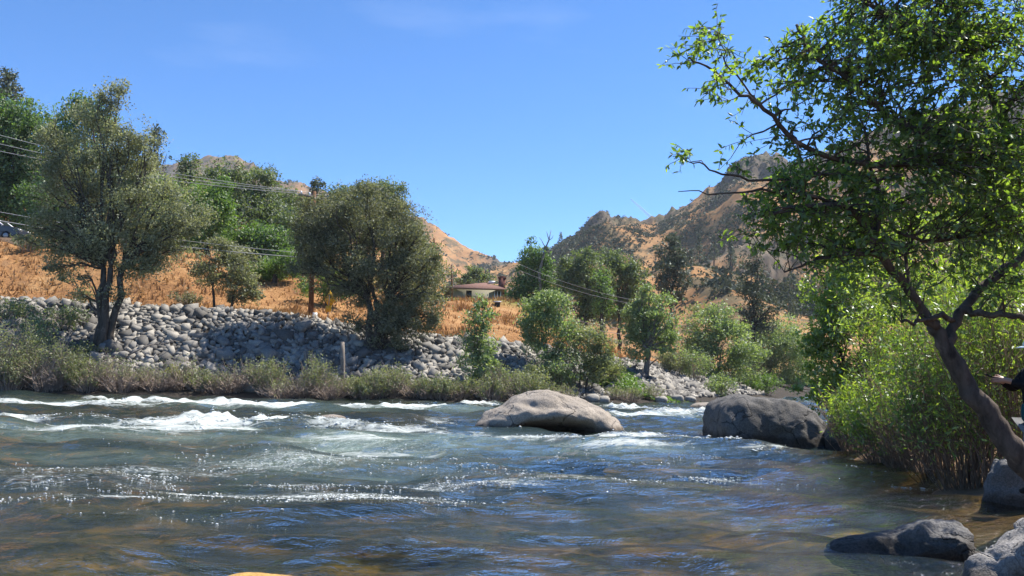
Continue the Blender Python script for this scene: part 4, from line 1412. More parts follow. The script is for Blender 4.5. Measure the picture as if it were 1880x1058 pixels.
def water_z(X, Y):
    z = 0
    rg = np.random.default_rng(3)
    wx = X + 0.5 * fbm2(X, Y, 0.35, 91, 2)
    wy = Y + 0.5 * fbm2(X, Y, 0.35, 92, 2)
    fade = np.clip(Y / 12, 1.15, 1.6)
    for wl, am in ((4.2, 0.040), (2.6, 0.034), (1.5, 0.018), (0.9, 0.0095), (0.55, 0.005)):
        for q in range(3):
            a = rg.normal(1.35, 0.45)
            kx, ky = math.cos(a) * 2 * math.pi / wl, math.sin(a) * 2 * math.pi / wl
            z = z + am * fade * np.sin(kx * wx + ky * wy + rg.uniform(0, 6.28)) * (0.6 + 0.6 * fbm2(X, Y, 0.3 / wl, 93 + q, 2))
    z = z + 0.045 * fade * fbm2(X, Y, 0.5, 95, 3, scy=1.1)
    # a smooth tongue sliding down through the gap, and higher water upstream of it
    gap = blob(X, Y, 1235, 785, 1.6, 1.5)
    z = z + 0.10 * gap
    hgt = 0
    for px, py, lx, ly, h, st in WHITE:
        if h > 0:
            hgt = np.maximum(hgt, 0.68 * h * blob(X, Y, px, py, lx, ly))
    rough = fbm2(X, Y, 1.6, 96, 4, 0.6)
    z = z + hgt * (0.7 + 1.0 * rough + 0.45 * fbm2(X, Y, 5.5, 99, 2))
    return z, hgt


ys = np.concatenate([np.geomspace(1.8, 20, 230), np.geomspace(20.12, 60, 170), np.geomspace(60.5, 170, 26)])
us = np.linspace(-0.95, 0.9, 470)
U, Y = np.meshgrid(us, ys)
X = U * (Y + 3.0)
Zw, HG = water_z(X, Y)
foam = 0
for px, py, lx, ly, h, st in WHITE:
    foam = np.maximum(foam, st * blob(X, Y, px, py, lx, ly))
aer = 0
for px, py, lx, ly, st in AER:
    aer = np.maximum(aer, st * blob(X, Y, px, py, lx, ly))
WARP = 0.35 * fbm2(X, Y, 0.6, 98, 3)
flk = 0
for px, py, lx, ly, st in FLECK:
    flk = np.maximum(flk, st * blob(X, Y - WARP, px, py, lx * 1.1, ly * 1.3))
depth_ = np.clip(bed_depth(X, Y) + 0.25 * fbm2(X, Y, 0.4, 66, 3), 0.1, 2)
mb = MB()
mb.add(np.stack([X, Y, Zw], -1), q=grid_faces(*X.shape))

mt, t, out = new_mat('river_water')
obj = nd(t, 'ShaderNodeTexCoord').outputs['Object']
fo = nd(t, 'ShaderNodeAttribute', attribute_name='foam').outputs['Fac']
ae = nd(t, 'ShaderNodeAttribute', attribute_name='aeration').outputs['Fac']
fl = nd(t, 'ShaderNodeAttribute', attribute_name='flecks').outputs['Fac']
r1 = noise(t, 3.4, 5, 0.6, obj, (0.55, 1.0, 1.0), 0.6)
r2 = noise(t, 13, 4, 0.6, obj, (0.5, 1.0, 1.0), 0.4)
hgt = mathn(t, 'ADD', r1, mathn(t, 'MULTIPLY', r2, 0.35))
r3 = noise(t, 38, 3, 0.6, obj, (0.6, 1.0, 1.0), 0.3)
hgt = mathn(t, 'ADD', hgt, mathn(t, 'MULTIPLY', r3, 0.10))
nrm = bump(t, hgt, 1.0, 0.085)
# water body: clear near the surface, tinted with depth and silt
tra = nd(t, 'ShaderNodeBsdfTransparent')
tra.inputs[0].default_value = (0.84, 0.80, 0.56, 1)
dif = nd(t, 'ShaderNodeBsdfDiffuse')
aen = ramp(t, noise(t, 2.0, 8, 0.7, obj, (0.35, 1.0, 1.0), 0.8), [(0.32, (0.15, 0.15, 0.15)), (0.68, (1, 1, 1))])
body = mixc(t, mathn(t, 'MULTIPLY', ae, aen), (0.030, 0.050, 0.046), (0.24, 0.31, 0.25))
t.links.new(body, dif.inputs[0])
t.links.new(nrm, dif.inputs['Normal'])
m1 = nd(t, 'ShaderNodeMixShader')
dp = nd(t, 'ShaderNodeAttribute', attribute_name='depth').outputs['Fac']
t.links.new(mathn(t, 'ADD', mathn(t, 'MULTIPLY', dp, 0.40), mathn(t, 'MULTIPLY', ae, 0.5), True), m1.inputs[0])
t.links.new(tra.outputs[0], m1.inputs[1])
t.links.new(dif.outputs[0], m1.inputs[2])
gl = nd(t, 'ShaderNodeBsdfGlossy', Roughness=0.035)
gl.inputs[0].default_value = (1, 1, 1, 1)
t.links.new(nrm, gl.inputs['Normal'])
fr = nd(t, 'ShaderNodeFresnel', IOR=1.33)
t.links.new(nrm, fr.inputs['Normal'])
m2 = nd(t, 'ShaderNodeMixShader')
t.links.new(fr.outputs[0], m2.inputs[0])
t.links.new(m1.outputs[0], m2.inputs[1])
t.links.new(gl.outputs[0], m2.inputs[2])
# foam
fn = noise(t, 3.2, 9, 0.75, obj, (0.6, 1.15, 1.0), 0.8)
fm = mathn(t, 'ADD', mathn(t, 'MULTIPLY', fo, 0.92), mathn(t, 'MULTIPLY', mathn(t, 'SUBTRACT', fn, 0.5), 2.6))
fac1 = mathn(t, 'MULTIPLY', ramp(t, fm, [(0.40, (0, 0, 0)), (1.05, (1, 1, 1))]), ramp(t, fo, [(0.10, (0, 0, 0)), (0.3, (1, 1, 1))]))
fn2 = noise(t, 13, 8, 0.82, obj, (0.75, 1.2, 1.0), 0.9)
fm2 = mathn(t, 'ADD', mathn(t, 'MULTIPLY', fl, 0.20), mathn(t, 'MULTIPLY', ae, 0.15))
fm2 = mathn(t, 'ADD', fm2, fn2)
fac2 = ramp(t, fm2, [(0.655, (0, 0, 0)), (0.79, (0.85, 0.85, 0.85))])
fac2 = mathn(t, 'MULTIPLY', fac2, mathn(t, 'ADD', fl, ae, True))
ff = mathn(t, 'MAXIMUM', fac1, fac2)
fd = nd(t, 'ShaderNodeBsdfDiffuse')
fd.inputs[0].default_value = (0.62, 0.66, 0.63, 1)
t.links.new(bump(t, fn, 0.9, 0.15), fd.inputs['Normal'])
m3 = nd(t, 'ShaderNodeMixShader')
t.links.new(ff, m3.inputs[0])
t.links.new(m2.outputs[0], m3.inputs[1])
t.links.new(fd.outputs[0], m3.inputs[2])
t.links.new(m3.outputs[0], out.inputs[0])
ow = mb.build('river', mt, smooth=True)
attr(ow.data, 'foam', foam)
attr(ow.data, 'depth', depth_)
attr(ow.data, 'aeration', np.clip(aer, 0, 1))
attr(ow.data, 'flecks', np.clip(flk, 0, 1.5))
tag(ow, kind='structure')

# foam bubbles and splashes: little lumps of froth on the water
rng = np.random.default_rng(44)
fv = np.array([(1, 0, 0), (0.31, 0.95, 0), (-0.81, 0.59, 0), (-0.81, -0.59, 0), (0.31, -0.95, 0), (0, 0, 1), (0, 0, -0.6)])
ft = np.array([(i, (i + 1) % 5, 5) for i in range(5)] + [((i + 1) % 5, i, 6) for i in range(5)])
fb = MB()
pts, szs = [], []
for px, py, lx, ly, st in FLECK:
    c_ = G(px, py)
    n = int(1000 * st * math.sqrt(lx * ly))
    q = rng.normal(0, 0.75, (n, 2))
    pts.append(np.stack([c_[0] + q[:, 0] * lx, c_[1] + q[:, 1] * ly * 1.9], 1))
    szs.append(np.minimum(0.014, np.exp(rng.normal(math.log(0.0055), 0.45, n))) * np.clip(c_[1] / 9, 0.9, 1.6))
for px, py, lx, ly, h, st in WHITE:
    c_ = G(px, py)
    n = int(160 * st)
    q = rng.normal(0, 0.6, (n, 2))
    pts.append(np.stack([c_[0] + q[:, 0] * lx, c_[1] + q[:, 1] * ly], 1))
    szs.append(np.minimum(0.04, np.exp(rng.normal(math.log(0.014), 0.5, n))))
pts = np.concatenate(pts)
szs = np.concatenate(szs)
# bubbles gather along the current lines
pts[:, 1] += 0.35 * fbm2(pts[:, 0], pts[:, 1], 0.6, 98, 3)
gate = fbm2(pts[:, 0], pts[:, 1], 1.1, 97, 4, 0.6, scy=2.6)
kp = gate > rng.uniform(-0.10, 0.40, len(gate))
pts, szs = pts[kp], szs[kp]
zz, hg = water_z(pts[:, 0], pts[:, 1])
lift = np.where(rng.uniform(size=len(zz)) < 0.5, rng.exponential(0.35, len(zz)) * hg, 0)
ctr = np.stack([pts[:, 0], pts[:, 1], zz + lift - 0.003], 1)
sc3 = np.stack([szs * rng.uniform(1, 2.2, len(szs)), szs * 1.2, szs * np.where(lift > 0, 0.7, 0.42)], 1)
V = ctr[:, None] + fv[None] * sc3[:, None]
fb.add(V.reshape(-1, 3), t=(ft[None] + (np.arange(len(ctr)) * len(fv))[:, None, None]).reshape(-1, 3))
mt, t, out = new_mat('froth')
principled(t, out, (0.62, 0.65, 0.65), 0.7, None, 0.3)
tag(fb.build('foam_bubbles', mt, smooth=True), 'white froth and bubbles drifting on the river', 'foam', kind='stuff')


# ------------------------------------------------------------------ right bank: leaning tree in front
def fg_tree():
    rng = np.random.default_rng(2024)
    base = W(1905, 890, 9.6)
    base[2] = zr(base[0], 9.6)
    t = thing('leaning_tree', base, 'big leafy tree leaning from the right bank out over the water', 'tree')
    tb = MB()
    D0 = 9.6
    limbs = []

    def limb(pp, r0, r1, k=10):
        P = np.array([W(a, b_, dd) for a, b_, dd in pp])
        # resample smoothly
        n = len(P)
        tt = np.linspace(0, n - 1, n * 4)
        Q = np.stack([np.interp(tt, range(n), P[:, i]) for i in range(3)], 1)
        Qs = Q.copy()
        for _ in range(2):
            Qs[1:-1] = (Qs[:-2] + 2 * Qs[1:-1] + Qs[2:]) / 4
        Qs[1:-1] += rng.normal(0, 0.012, Qs[1:-1].shape)
        rr = np.linspace(r0, r1, len(Qs)) * (1 + rng.normal(0, 0.05, len(Qs)))
        tb.tube(Qs, rr, k)
        limbs.append((Qs, rr))

    limb([(1925, 900, 9.5), (1880, 850, 9.6), (1840, 800, 9.6), (1795, 735, 9.6), (1760, 680, 9.6), (1735, 635, 9.6), (1712, 598, 9.6)], 0.145, 0.072, 14)
    limb([(1716, 604, 9.6), (1690, 565, 9.5), (1655, 515, 9.4), (1605, 445, 9.2), (1565, 388, 9.0), (1530, 374, 8.8), (1470, 380, 8.6), (1400, 395, 8.5)], 0.062, 0.012)
    limb([(1740, 645, 9.6), (1748, 605, 9.7), (1765, 570, 9.8), (1805, 525, 10.0), (1880, 465, 10.2), (1930, 400, 10.3), (1945, 250, 10.3)], 0.058, 0.045)
    limb([(1750, 590, 9.7), (1725, 575, 9.5), (1690, 590, 9.2), (1655, 592, 9.0)], 0.035, 0.012, 7)
    limb([(1925, 410, 10.3), (1880, 330, 10.2), (1840, 220, 10.0), (1790, 110, 9.8), (1745, 0, 9.6), (1700, -90, 9.5)], 0.06, 0.02)
    limb([(1890, 340, 10.2), (1780, 280, 9.8), (1660, 235, 9.4), (1560, 150, 9.0), (1490, 95, 8.8), (1462, 45, 8.7)], 0.05, 0.012)
    limb([(1800, 290, 9.8), (1700, 300, 9.4), (1580, 305, 9.0), (1470, 272, 8.8), (1405, 200, 8.6), (1360, 172, 8.5), (1305, 125, 8.45), (1265, 105, 8.4)], 0.04, 0.007)
    limb([(1400, 197, 8.6), (1335, 120, 8.5), (1318, 60, 8.5)], 0.012, 0.005, 5)
    limb([(1560, 310, 9.0), (1470, 330, 8.8), (1360, 330, 8.6), (1300, 310, 8.5), (1252, 288, 8.5)], 0.02, 0.005, 5)
    limb([(1545, 376, 8.9), (1440, 345, 8.7), (1340, 355, 8.6), (1245, 352, 8.6)], 0.02, 0.004, 5)
    limb([(1620, 470, 9.2), (1560, 460, 9.0), (1490, 480, 8.8), (1440, 500, 8.7)], 0.03, 0.008, 6)
    limb([(1605, 445, 9.2), (1620, 380, 9.3), (1600, 300, 9.2), (1580, 220, 9.1)], 0.03, 0.01, 6)
    limb([(1900, 440, 10.2), (1800, 420, 9.9), (1700, 450, 9.5), (1640, 420, 9.3)], 0.04, 0.012, 6)
    limb([(1765, 570, 9.8), (1800, 575, 9.6), (1860, 580, 9.4), (1920, 590, 9.3)], 0.045, 0.03, 6)
    limb([(1690, 565, 9.5), (1672, 530, 9.7), (1660, 470, 9.9), (1690, 400, 10.1)], 0.03, 0.012, 6)
    limb([(1840, 220, 10.0), (1900, 120, 9.9), (1960, 20, 9.8)], 0.035, 0.012, 6)
    limb([(1790, 110, 9.8), (1700, 60, 9.5), (1620, 30, 9.2), (1570, -20, 9.1)], 0.03, 0.01, 6)
    LP = np.concatenate([l[0][2:] for l in limbs[1:]])
    LR = np.concatenate([l[1][2:] for l in limbs[1:]])
    lobes = [(1312, 88, 40, 40, .75), (1275, 110, 28, 28, .8), (1338, 165, 40, 35, .55), (1300, 165, 20, 22, .4), (1400, 165, 45, 45, .6), (1470, 55, 38, 34, .9), (1440, 245, 50, 38, .55), (1485, 130, 65, 65, 1),
             (1580, 70, 80, 75, 1.2), (1560, 200, 95, 80, .9), (1680, 90, 110, 100, 1.2), (1800, 80, 110, 110, 1.2), (1700, 240, 110, 90, 1.05), (1820, 240, 110, 110, 1.1),
             (1520, 330, 90, 50, .9), (1430, 385, 60, 34, 1.2), (1500, 400, 60, 40, 1.2), (1570, 470, 60, 40, .7), (1450, 330, 50, 40, .8), (1400, 440, 45, 25, .7), (1530, 440, 50, 35, .9), (1480, 500, 40, 18, .5), (1340, 312, 26, 20, .35), (1255, 290, 10, 8, .08), (1385, 415, 40, 22, .45), (1480, 430, 70, 42, .9), (1600, 370, 95, 70, .7),
             (1720, 350, 105, 75, 1.1), (1840, 370, 85, 90, 1.3), (1500, 490, 45, 20, .4), (1640, 500, 80, 45, .25), (1780, 460, 90, 50, .6), (1860, 530, 50, 50, .7), (1660, 440, 60, 40, .5),
             (1620, -50, 110, 70, .8), (1780, -80, 140, 80, .9), (1940, 60, 60, 130, .7), (1940, 300, 60, 130, .7), (1680, 570, 40, 25, .25)]
    leafC, leafA = [], []
    for lx, ly, rx, ry, wt in lobes:
        n = max(2, int(rx * ry / 150.0 * wt * 0.98))
        for _ in range(n):
            v_ = rand_dirs(rng, 1)[0] * rng.uniform(0, 1) ** 0.45
            dd = 9.35 + (lx - 1600) / 900.0 + v_[1] * 1.1
            dd = max(dd, 8.3)
            e = W(lx + v_[0] * rx, ly - v_[2] * ry, dd)
            k_ = np.argsort(((LP - e) ** 2).sum(1))[:6]
            k_ = k_[rng.integers(len(k_))]
            s0 = LP[k_]
            ln = np.linalg.norm(e - s0)
            pts_ = curve_pts(s0, e, 0.12, rng, 6, 0.05)
            tb.tube(pts_, np.linspace(min(0.012, LR[k_] * 0.6), 0.0025, 6), 4, False)
            sprs = [(pts_, 9)]
            for q in range(4):
                i0 = rng.integers(2, 6)
                tip = pts_[i0] + (pts_[-1] - pts_[0]) / (ln + 1e-6) * rng.uniform(0.05, 0.2) + rand_dirs(rng, 1)[0] * rng.uniform(0.12, 0.3)
                tw = curve_pts(pts_[i0], tip, 0.05, rng, 4, 0.05)
                tb.tube(tw, [0.004, 0.0035, 0.003, 0.002], 3, False)
                sprs.append((tw, 7))
            for sp, cnt in sprs:
                cnt = int(cnt * rng.uniform(0.8, 1.4))
                u = rng.uniform(0.35, 1.0, cnt) * (len(sp) - 1)
                i0 = np.minimum(u.astype(int), len(sp) - 2)
                C = sp[i0] + (sp[i0 + 1] - sp[i0]) * (u - i0)[:, None]
                A = rand_dirs(rng, cnt) + (sp[-1] - sp[0]) / (np.linalg.norm(sp[-1] - sp[0]) + 1e-6) * 0.7
                A[:, 2] -= 0.35
                A /= np.linalg.norm(A, axis=1)[:, None]
                leafC.append(C)
                leafA.append(A)
    tb.build('trunk', M['bark_fg'], t, True)
    C = np.concatenate(leafC)
    A = np.concatenate(leafA)
    n = len(C)
    Nn = rand_dirs(rng, n)
    Nn[:, 2] += 0.6
    Bv = np.cross(Nn, A)
    Bv /= np.linalg.norm(Bv, axis=1)[:, None] + 1e-9
    Nv = np.cross(A, Bv)
    l = rng.uniform(0.045, 0.085, n)
    # leaf outline: base, two shoulders each side, tip; folded along the midrib
    shp = np.array([(0, 0, 0), (0.30, 0.21, 0.05), (0.65, 0.17, 0.03), (1.0, 0, -0.06), (0.65, -0.17, 0.03), (0.30, -0.21, 0.05), (0.5, 0, -0.02)])
    tri = np.array([(0, 6, 1), (1, 6, 2), (2, 6, 3), (3, 6, 4), (4, 6, 5), (5, 6, 0)])
    V = C[:, None] + l[:, None, None] * (shp[None, :, 0:1] * A[:, None] + shp[None, :, 1:2] * Bv[:, None] + shp[None, :, 2:3] * Nv[:, None])
    # the ones that show largest: left-hand sprays against the sky
    scr = C[:, 0] / C[:, 1] + 0.02 * np.random.default_rng(1).uniform(-1, 1, n)
    order = np.argsort(scr)
    solo = np.zeros(n, bool)
    solo[order[:300]] = True
    lb = MB()
    kk = np.where(~solo)[0]
    lb.add(V[kk].reshape(-1, 3), t=(tri[None] + (np.arange(len(kk)) * 7)[:, None, None]).reshape(-1, 3))
    o = lb.build('leaves', M['fg_leaf'], t)
    o['kind'] = 'stuff'
    lm = MB()
    lm.add(shp, t=tri)
    me = lm.mesh('leaf')
    me.materials.append(M['fg_leaf_one'])
    inv = Matrix.Translation(-WLOC[t.name])
    for i in np.where(solo)[0]:
        o = bpy.data.objects.new('leaf', me)
        COL.objects.link(o)
        o.parent = t
        o.matrix_parent_inverse = inv
        mt_ = Matrix((A[i] * l[i], Bv[i] * l[i], Nv[i] * l[i])).transposed().to_4x4()
        mt_.translation = Vector(C[i])
        o.matrix_basis = mt_
    return n


# same leaf with the colour picked per leaf object
mt = M['fg_leaf'].copy()
mt.name = 'ash_leaf_single'
tt_ = mt.node_tree
oi = tt_.nodes.new('ShaderNodeObjectInfo')
for lk in list(tt_.links):
    if lk.from_socket.name == 'Random Per Island':
        tgt = lk.to_socket
        tt_.links.remove(lk)
        tt_.links.new(oi.outputs['Random'], tgt)
M['fg_leaf_one'] = mt
NLEAF = fg_tree()

# willow thicket on the right bank, bush by bush
TH = [  # px, d, height, half width, leaf material, stems, label
    (1545, 19.5, 1.9, 0.8, 'thicket', 46, 'green willow shrub whose twigs hang over the right end of the grey boulder'),
    (1610, 17.5, 1.5, 0.7, 'thicket', 50, 'yellow-green willow shrub with bare brown lower stems left of the leaning trunk, leftmost'),
    (1665, 16.2, 2.0, 0.8, 'thicket', 56, 'brightest yellow-green willow shrub at the water left of the leaning trunk'),
    (1720, 14.6, 2.6, 0.8, 'lime', 60, 'tall willow shrub directly left of the leaning trunk'),
    (1770, 13.6, 3.0, 0.9, 'thicket', 60, 'tall willow shrub right behind the leaning trunk'),
    (1830, 13.2, 3.4, 1.0, 'lime', 60, 'tall leafy willow shrub behind the person at the right edge'),
    (1900, 13.4, 3.6, 1.1, 'thicket', 56, 'leafy willow shrub at the extreme right edge'),
    (1690, 18.5, 4.2, 1.4, 'thicket', 60, 'high bright willow behind the fork of the leaning tree'),
    (1790, 17.5, 4.6, 1.5, 'thicket', 60, 'high bright willow seen between fork and right edge'),
    (1890, 17.0, 4.8, 1.5, 'thicket', 60, 'high willow behind the right-hand limb of the leaning tree'),
]
for i, (px, d, hh, wd, lm_, ns, lab) in enumerate(TH):
    x = W(px, 700, d)[0]
    x = max(x, float(np.interp(d, RY, RX)) + 0.05)
    fan_shrub('willow_shrub', lab, (x, d, zr(x, d)), hh, wd, ns, lm_, 0.10, 56 if hh < 3.5 else 76, 500 + i, 'willow thicket on the right bank', bark='bark_stem',
              leaf_from=0.34, aspect=0.26, lean=(-0.12, -0.05), stem_r=0.010, dead=64 if i < 5 else 16, gap=-0.02)
for i, (px, d, hh, wd, lm_, lab) in enumerate([(1490, 33, 2.6, 1.6, 'lime', 'bright green bush just above the right end of the grey boulder'), (1455, 48, 2.8, 2.2, 'willow', 'pale green bush far behind the top of the grey boulder'),
                                               (1540, 30, 2.8, 1.6, 'thicket', 'leafy green bush on the bank behind the overhanging willow twigs'), (1505, 26.5, 1.8, 1.2, 'thicket', 'low green bush touching the back of the grey boulder')]):
    x = max(W(px, 700, d)[0], float(np.interp(d, RY, RX)) + 0.05)
    fan_shrub('green_bush', lab, (x, d, zr(x, d)), hh, wd, 60, lm_, 0.16, 44, 540 + i, 'bushes behind the grey boulder', leaf_from=0.12, aspect=0.4)
# more distant right-bank trees
b = np.array((max(W(1545, 600, 26)[0], float(np.interp(26, RY, RX)) + 0.4), 26, 0.0))
b[2] = zr(b[0], b[1])
tree('alder_tree', 'green leafy tree behind the right end of the grey boulder', 'tree', b, 26,
     [(1520, 590, 40, 34), (1550, 550, 45, 34), (1510, 640, 40, 34), (1550, 620, 50, 44), (1590, 600, 45, 44), (1520, 690, 48, 34), (1575, 680, 44, 44), (1490, 620, 26, 32), (1500, 725, 40, 26), (1540, 740, 40, 26), (1535, 500, 45, 35), (1500, 545, 35, 35), (1580, 520, 45, 40), (1610, 640, 40, 40)],
     'thicket', 0.12, 2.0, 'bark_dark', 0.08, [(0, 0), (0.3, 0), (-0.3, 0.1)], 61, clump=0.25, fork=0.3)
b = np.array((W(1620, 600, 23)[0], 23, 0.0))
b[2] = zr(b[0], b[1])
tree('alder_tree', 'dark leafy bush in the shade behind the yellow-green willows', 'tree', b, 23,
     [(1600, 690, 35, 30), (1640, 670, 35, 35), (1580, 720, 35, 25), (1630, 720, 40, 25), (1555, 735, 30, 18)],
     'green', 0.11, 1.8, 'bark_dark', 0.07, [(0, 0), (0.3, 0)], 62, clump=0.22, fork=0.3)
b = np.array((W(1760, 600, 27)[0], 27, 0.0))
b[2] = zr(b[0], b[1])
tree('alder_tree', 'tall sunlit green tree far behind the leaning tree on the right bank', 'tree', b, 27,
     [(1560, 470, 55, 42), (1600, 520, 60, 45), (1590, 410, 45, 40), (1620, 470, 60, 50), (1690, 440, 60, 50), (1770, 430, 60, 50), (1850, 420, 60, 60), (1640, 540, 45, 40), (1720, 520, 60, 50), (1800, 520, 60, 50), (1870, 520, 50, 60), (1760, 600, 70, 40), (1850, 610, 60, 40), (1900, 480, 60, 80), (1800, 350, 60, 50), (1880, 330, 60, 60)],
     'thicket', 0.13, 2.2, 'bark_dark', 0.16, None, 63, clump=0.35, fork=0.3)

# ------------------------------------------------------------------ utility pole, wires, sign, stakes
pb, pd = base_s(570, 10.6)
ptop = W(577, 352, pd)
t = thing('utility_pole', pb, 'brown wooden utility pole with a crossarm partly hidden by the broad dark oak', 'pole')
mb = MB()
mb.tube([pb - (0, 0, 0.4), (pb + ptop) / 2, ptop], [0.17, 0.15, 0.12], 12)
mb.build('pole', M['pole'], t, True)
ca = W(578, 362, pd)
mb = MB()
mb.box(ca, (1.05, 0.06, 0.06), R(38))
mb.build('crossarm', M['grey_wood'], t)
INS = []
for q in (-0.9, -0.35, 0.9):
    mb = MB()
    p = ca + np.array((math.cos(R(38)) * q, math.sin(R(38)) * q, 0.06))
    mb.tube([p, p + (0, 0, 0.10), p + (0, 0, 0.2)], [0.05, 0.06, 0.03], 8)
    mb.build('insulator', M['white_paint'], t)
    INS.append(p + (0, 0, 0.18))
mb = MB()
p = W(578, 582, pd - 0.22)
mb.box(p, (0.13, 0.05, 0.26))
mb.box(p + (0, -0.055, 0.12), (0.09, 0.006, 0.03))
mb.build('white_box', M['white_paint'], t)


def wire(label, a, b_, sag, group=None, r=0.016):
    u = np.linspace(0, 1, 24)[:, None]
    P = np.asarray(a) + (np.asarray(b_) - np.asarray(a)) * u
    P[:, 2] -= (sag * 4 * u * (1 - u))[:, 0]
    mb_ = MB()
    mb_.tube(P, r, 5)
    o = mb_.build('power_line', M['wire'], None, True)
    tag(o, label, 'cable', group)


wire('highest of the three upper power lines running from the left edge to the crossarm', W(-60, 232, 52), INS[0], 0.45)
wire('middle of the three upper power lines running to the crossarm', W(-60, 250, 52), INS[1], 0.45)
wire('lowest of the three upper power lines running to the crossarm', W(-60, 265, 52.5), INS[2], 0.45)
pl_ = W(573, 474, pd - 0.16)
pl2 = W(573, 466, pd - 0.16)
wire('thick lower cable passing behind the olive oak trunk, lower of two', W(-60, 395, 51.5), pl_, 0.30, None, 0.024)
wire('thin lower cable running just above the thick one behind the olive oak', W(-60, 378, 51.5), pl2, 0.30, None, 0.016)
wire('upper thin wire crossing in front of the dark trees right of the house', W(955, 486, 88), W(1215, 560, 76), 0.5, None, 0.014)
wire('second thin wire close below the one crossing the dark trees right of the house', W(955, 497, 88), W(1215, 566, 76), 0.5, None, 0.014)
wire('thin wire running low over the grass crest towards the cottonwood', W(930, 548, 92), W(1215, 612, 70), 0.6, None, 0.016)
wire('lowest thin wire over the grass crest towards the cottonwood', W(960, 568, 90), W(1215, 621, 70), 0.5, None, 0.022)

for i, (px, py0, py1, d, lab) in enumerate([(797, 438, 480, 100, 'dark bare pole standing just right of the broad dark oak'), (829, 486, 545, 105, 'thin dark pole standing left of the house')]):
    b = base_far(px, d)
    tp = W(px, py0, d)
    t = thing('utility_pole', b, lab, 'pole')
    mb = MB()
    mb.tube([b, (b + tp) / 2, tp], [0.15, 0.13, 0.1], 8)
    mb.build('pole', M['pole'], t, True)
    mb = MB()
    mb.box(tp - (0, 0, 0.5), (0.5, 0.05, 0.05), 0.9)
    mb.build('crossarm', M['pole'], t)

# yellow road sign on its post: diamond above a smaller plate
sb_, sd_ = base_s(600, 12.0)
t = thing('road_sign', sb_, 'yellow diamond road sign with a small plate below it on a thin post', 'sign')
mb = MB()
stp = W(606, 536, sd_)
mb.tube([sb_ - (0, 0, 0.3), stp], [0.035, 0.035], 8)
mb.build('post', M['steel'], t)


def plate(name, c_, pts2, th, mat, rz):
    ca_, sa_ = math.cos(rz), math.sin(rz)
    n = len(pts2)
    v_ = []
    for off in (-th, th):
        for a, b__ in pts2:
            v_.append((c_[0] + a * ca_ - off * sa_, c_[1] + a * sa_ + off * ca_, c_[2] + b__))
    mb_ = MB()
    tri_ = [(0, i, i + 1) for i in range(1, n - 1)] + [(n, n + i + 1, n + i) for i in range(1, n - 1)]
    q_ = [(i, i + n, (i + 1) % n + n, (i + 1) % n) for i in range(n)]
    mb_.add(v_, q=q_, t=tri_)
    return mb_.build(name, mat, t)


k = 0.56
plate('diamond_plate', W(606, 550, sd_ - 0.05), [(0, -k), (0.05 + k - 0.05, 0), (0, k), (-k, 0)], 0.006, M['sign_yellow'], R(-40))
plate('small_plate', W(603, 567, sd_ - 0.05), [(-.27, -.2), (.27, -.2), (.27, .2), (-.27, .2)], 0.006, M['sign_yellow'], R(-40))


def stake(label, px, py0, py1, s, r):
    b_, d_ = base_s(px, s)
    tp_ = W(px - 1, py1, d_)
    bt = W(px, py0, d_)
    mb_ = MB()
    mb_.tube([bt - (0, 0, 0.6), bt, (bt + tp_) / 2 + (0.02, 0, 0), tp_], [r, r, r * 0.95, r * 0.9], 9)
    o = mb_.build('wooden_post', M['grey_wood'], None, True)
    tag(o, label, 'post')


stake('weathered upright wooden post in front of the shaded rocks', 629, 690, 628, 2.4, 0.13)
stake('short weathered stub of a post among the pale rocks', 561, 668, 645, 4.0, 0.11)
# drift branches on the rocks
rng = np.random.default_rng(8)
for i, (a, b_, s, lab) in enumerate([((235, 652), (330, 628), 3.6, 'long pale driftwood branch lying on the rocks right of the olive oak'), ((585, 672), (560, 640), 3.6, 'bent grey drift branch leaning on the rocks by the post stub')]):
    b0, d0 = base_s(a[0], s)
    P = curve_pts(W(*a, d0), W(*b_, d0 + 1.0), 0.15, rng, 8, 0.03)
    mb = MB()
    mb.tube(P, np.linspace(0.06, 0.02, 8), 6)
    mb.tube(curve_pts(P[4], P[4] + (0.4, -0.3, 0.4), 0.1, rng, 4), [0.03, 0.025, 0.02, 0.01], 5)
    tag(mb.build('driftwood', M['grey_wood'], None, True), lab, 'branch')

# small roofed box on the grass slope below the house
bb = base_far(912, 84)
bb[2] = W(912, 569, 84)[2]
bb[2] = min(bb[2], zf(bb[0], 84) + 0.05)
t = thing('meter_box', bb, 'small dark box with a pale lid on the grass below the house', 'box')
mb = MB()
mb.box(bb + (0, 0, 0.35), (0.26, 0.2, 0.35))
mb.build('body', M['rubber'], t)
mb = MB()
mb.box(bb + (0, 0, 0.76), (0.38, 0.3, 0.05))
mb.build('lid', M['white_paint'], t)

# ------------------------------------------------------------------ house on the rise
HD = 112.0
hz = W(880, 556, HD)[2]
hx0, hx1 = W(826, 540, HD)[0], W(921, 540, HD)[0]
hc = np.array(((hx0 + hx1) / 2, HD + 4.5, hz))
t = thing('house', hc, 'low cream house with a brown hip roof on the grassy rise', 'house')
hw = (hx1 - hx0) / 2
wallh = (W(880, 533, HD)[2] - hz) + 0.05
mb = MB()
mb.box(hc + (0, 0, (wallh - 2.0) / 2), (hw, 4.5, (wallh + 2.0) / 2))
mb.build('wall', M['cream'], t)
ez = hz + wallh
rz0 = W(905, 517, HD)[2] - ez
o_ = 0.6
ev = [(hc[0] - hw - 1.4, HD - o_, ez), (hc[0] + hw + o_, HD - o_, ez), (hc[0] + hw + o_, HD + 9 + o_, ez), (hc[0] - hw - 1.4, HD + 9 + o_, ez)]
ev2 = [(a, b_, c_ + 0.18) for a, b_, c_ in ev]
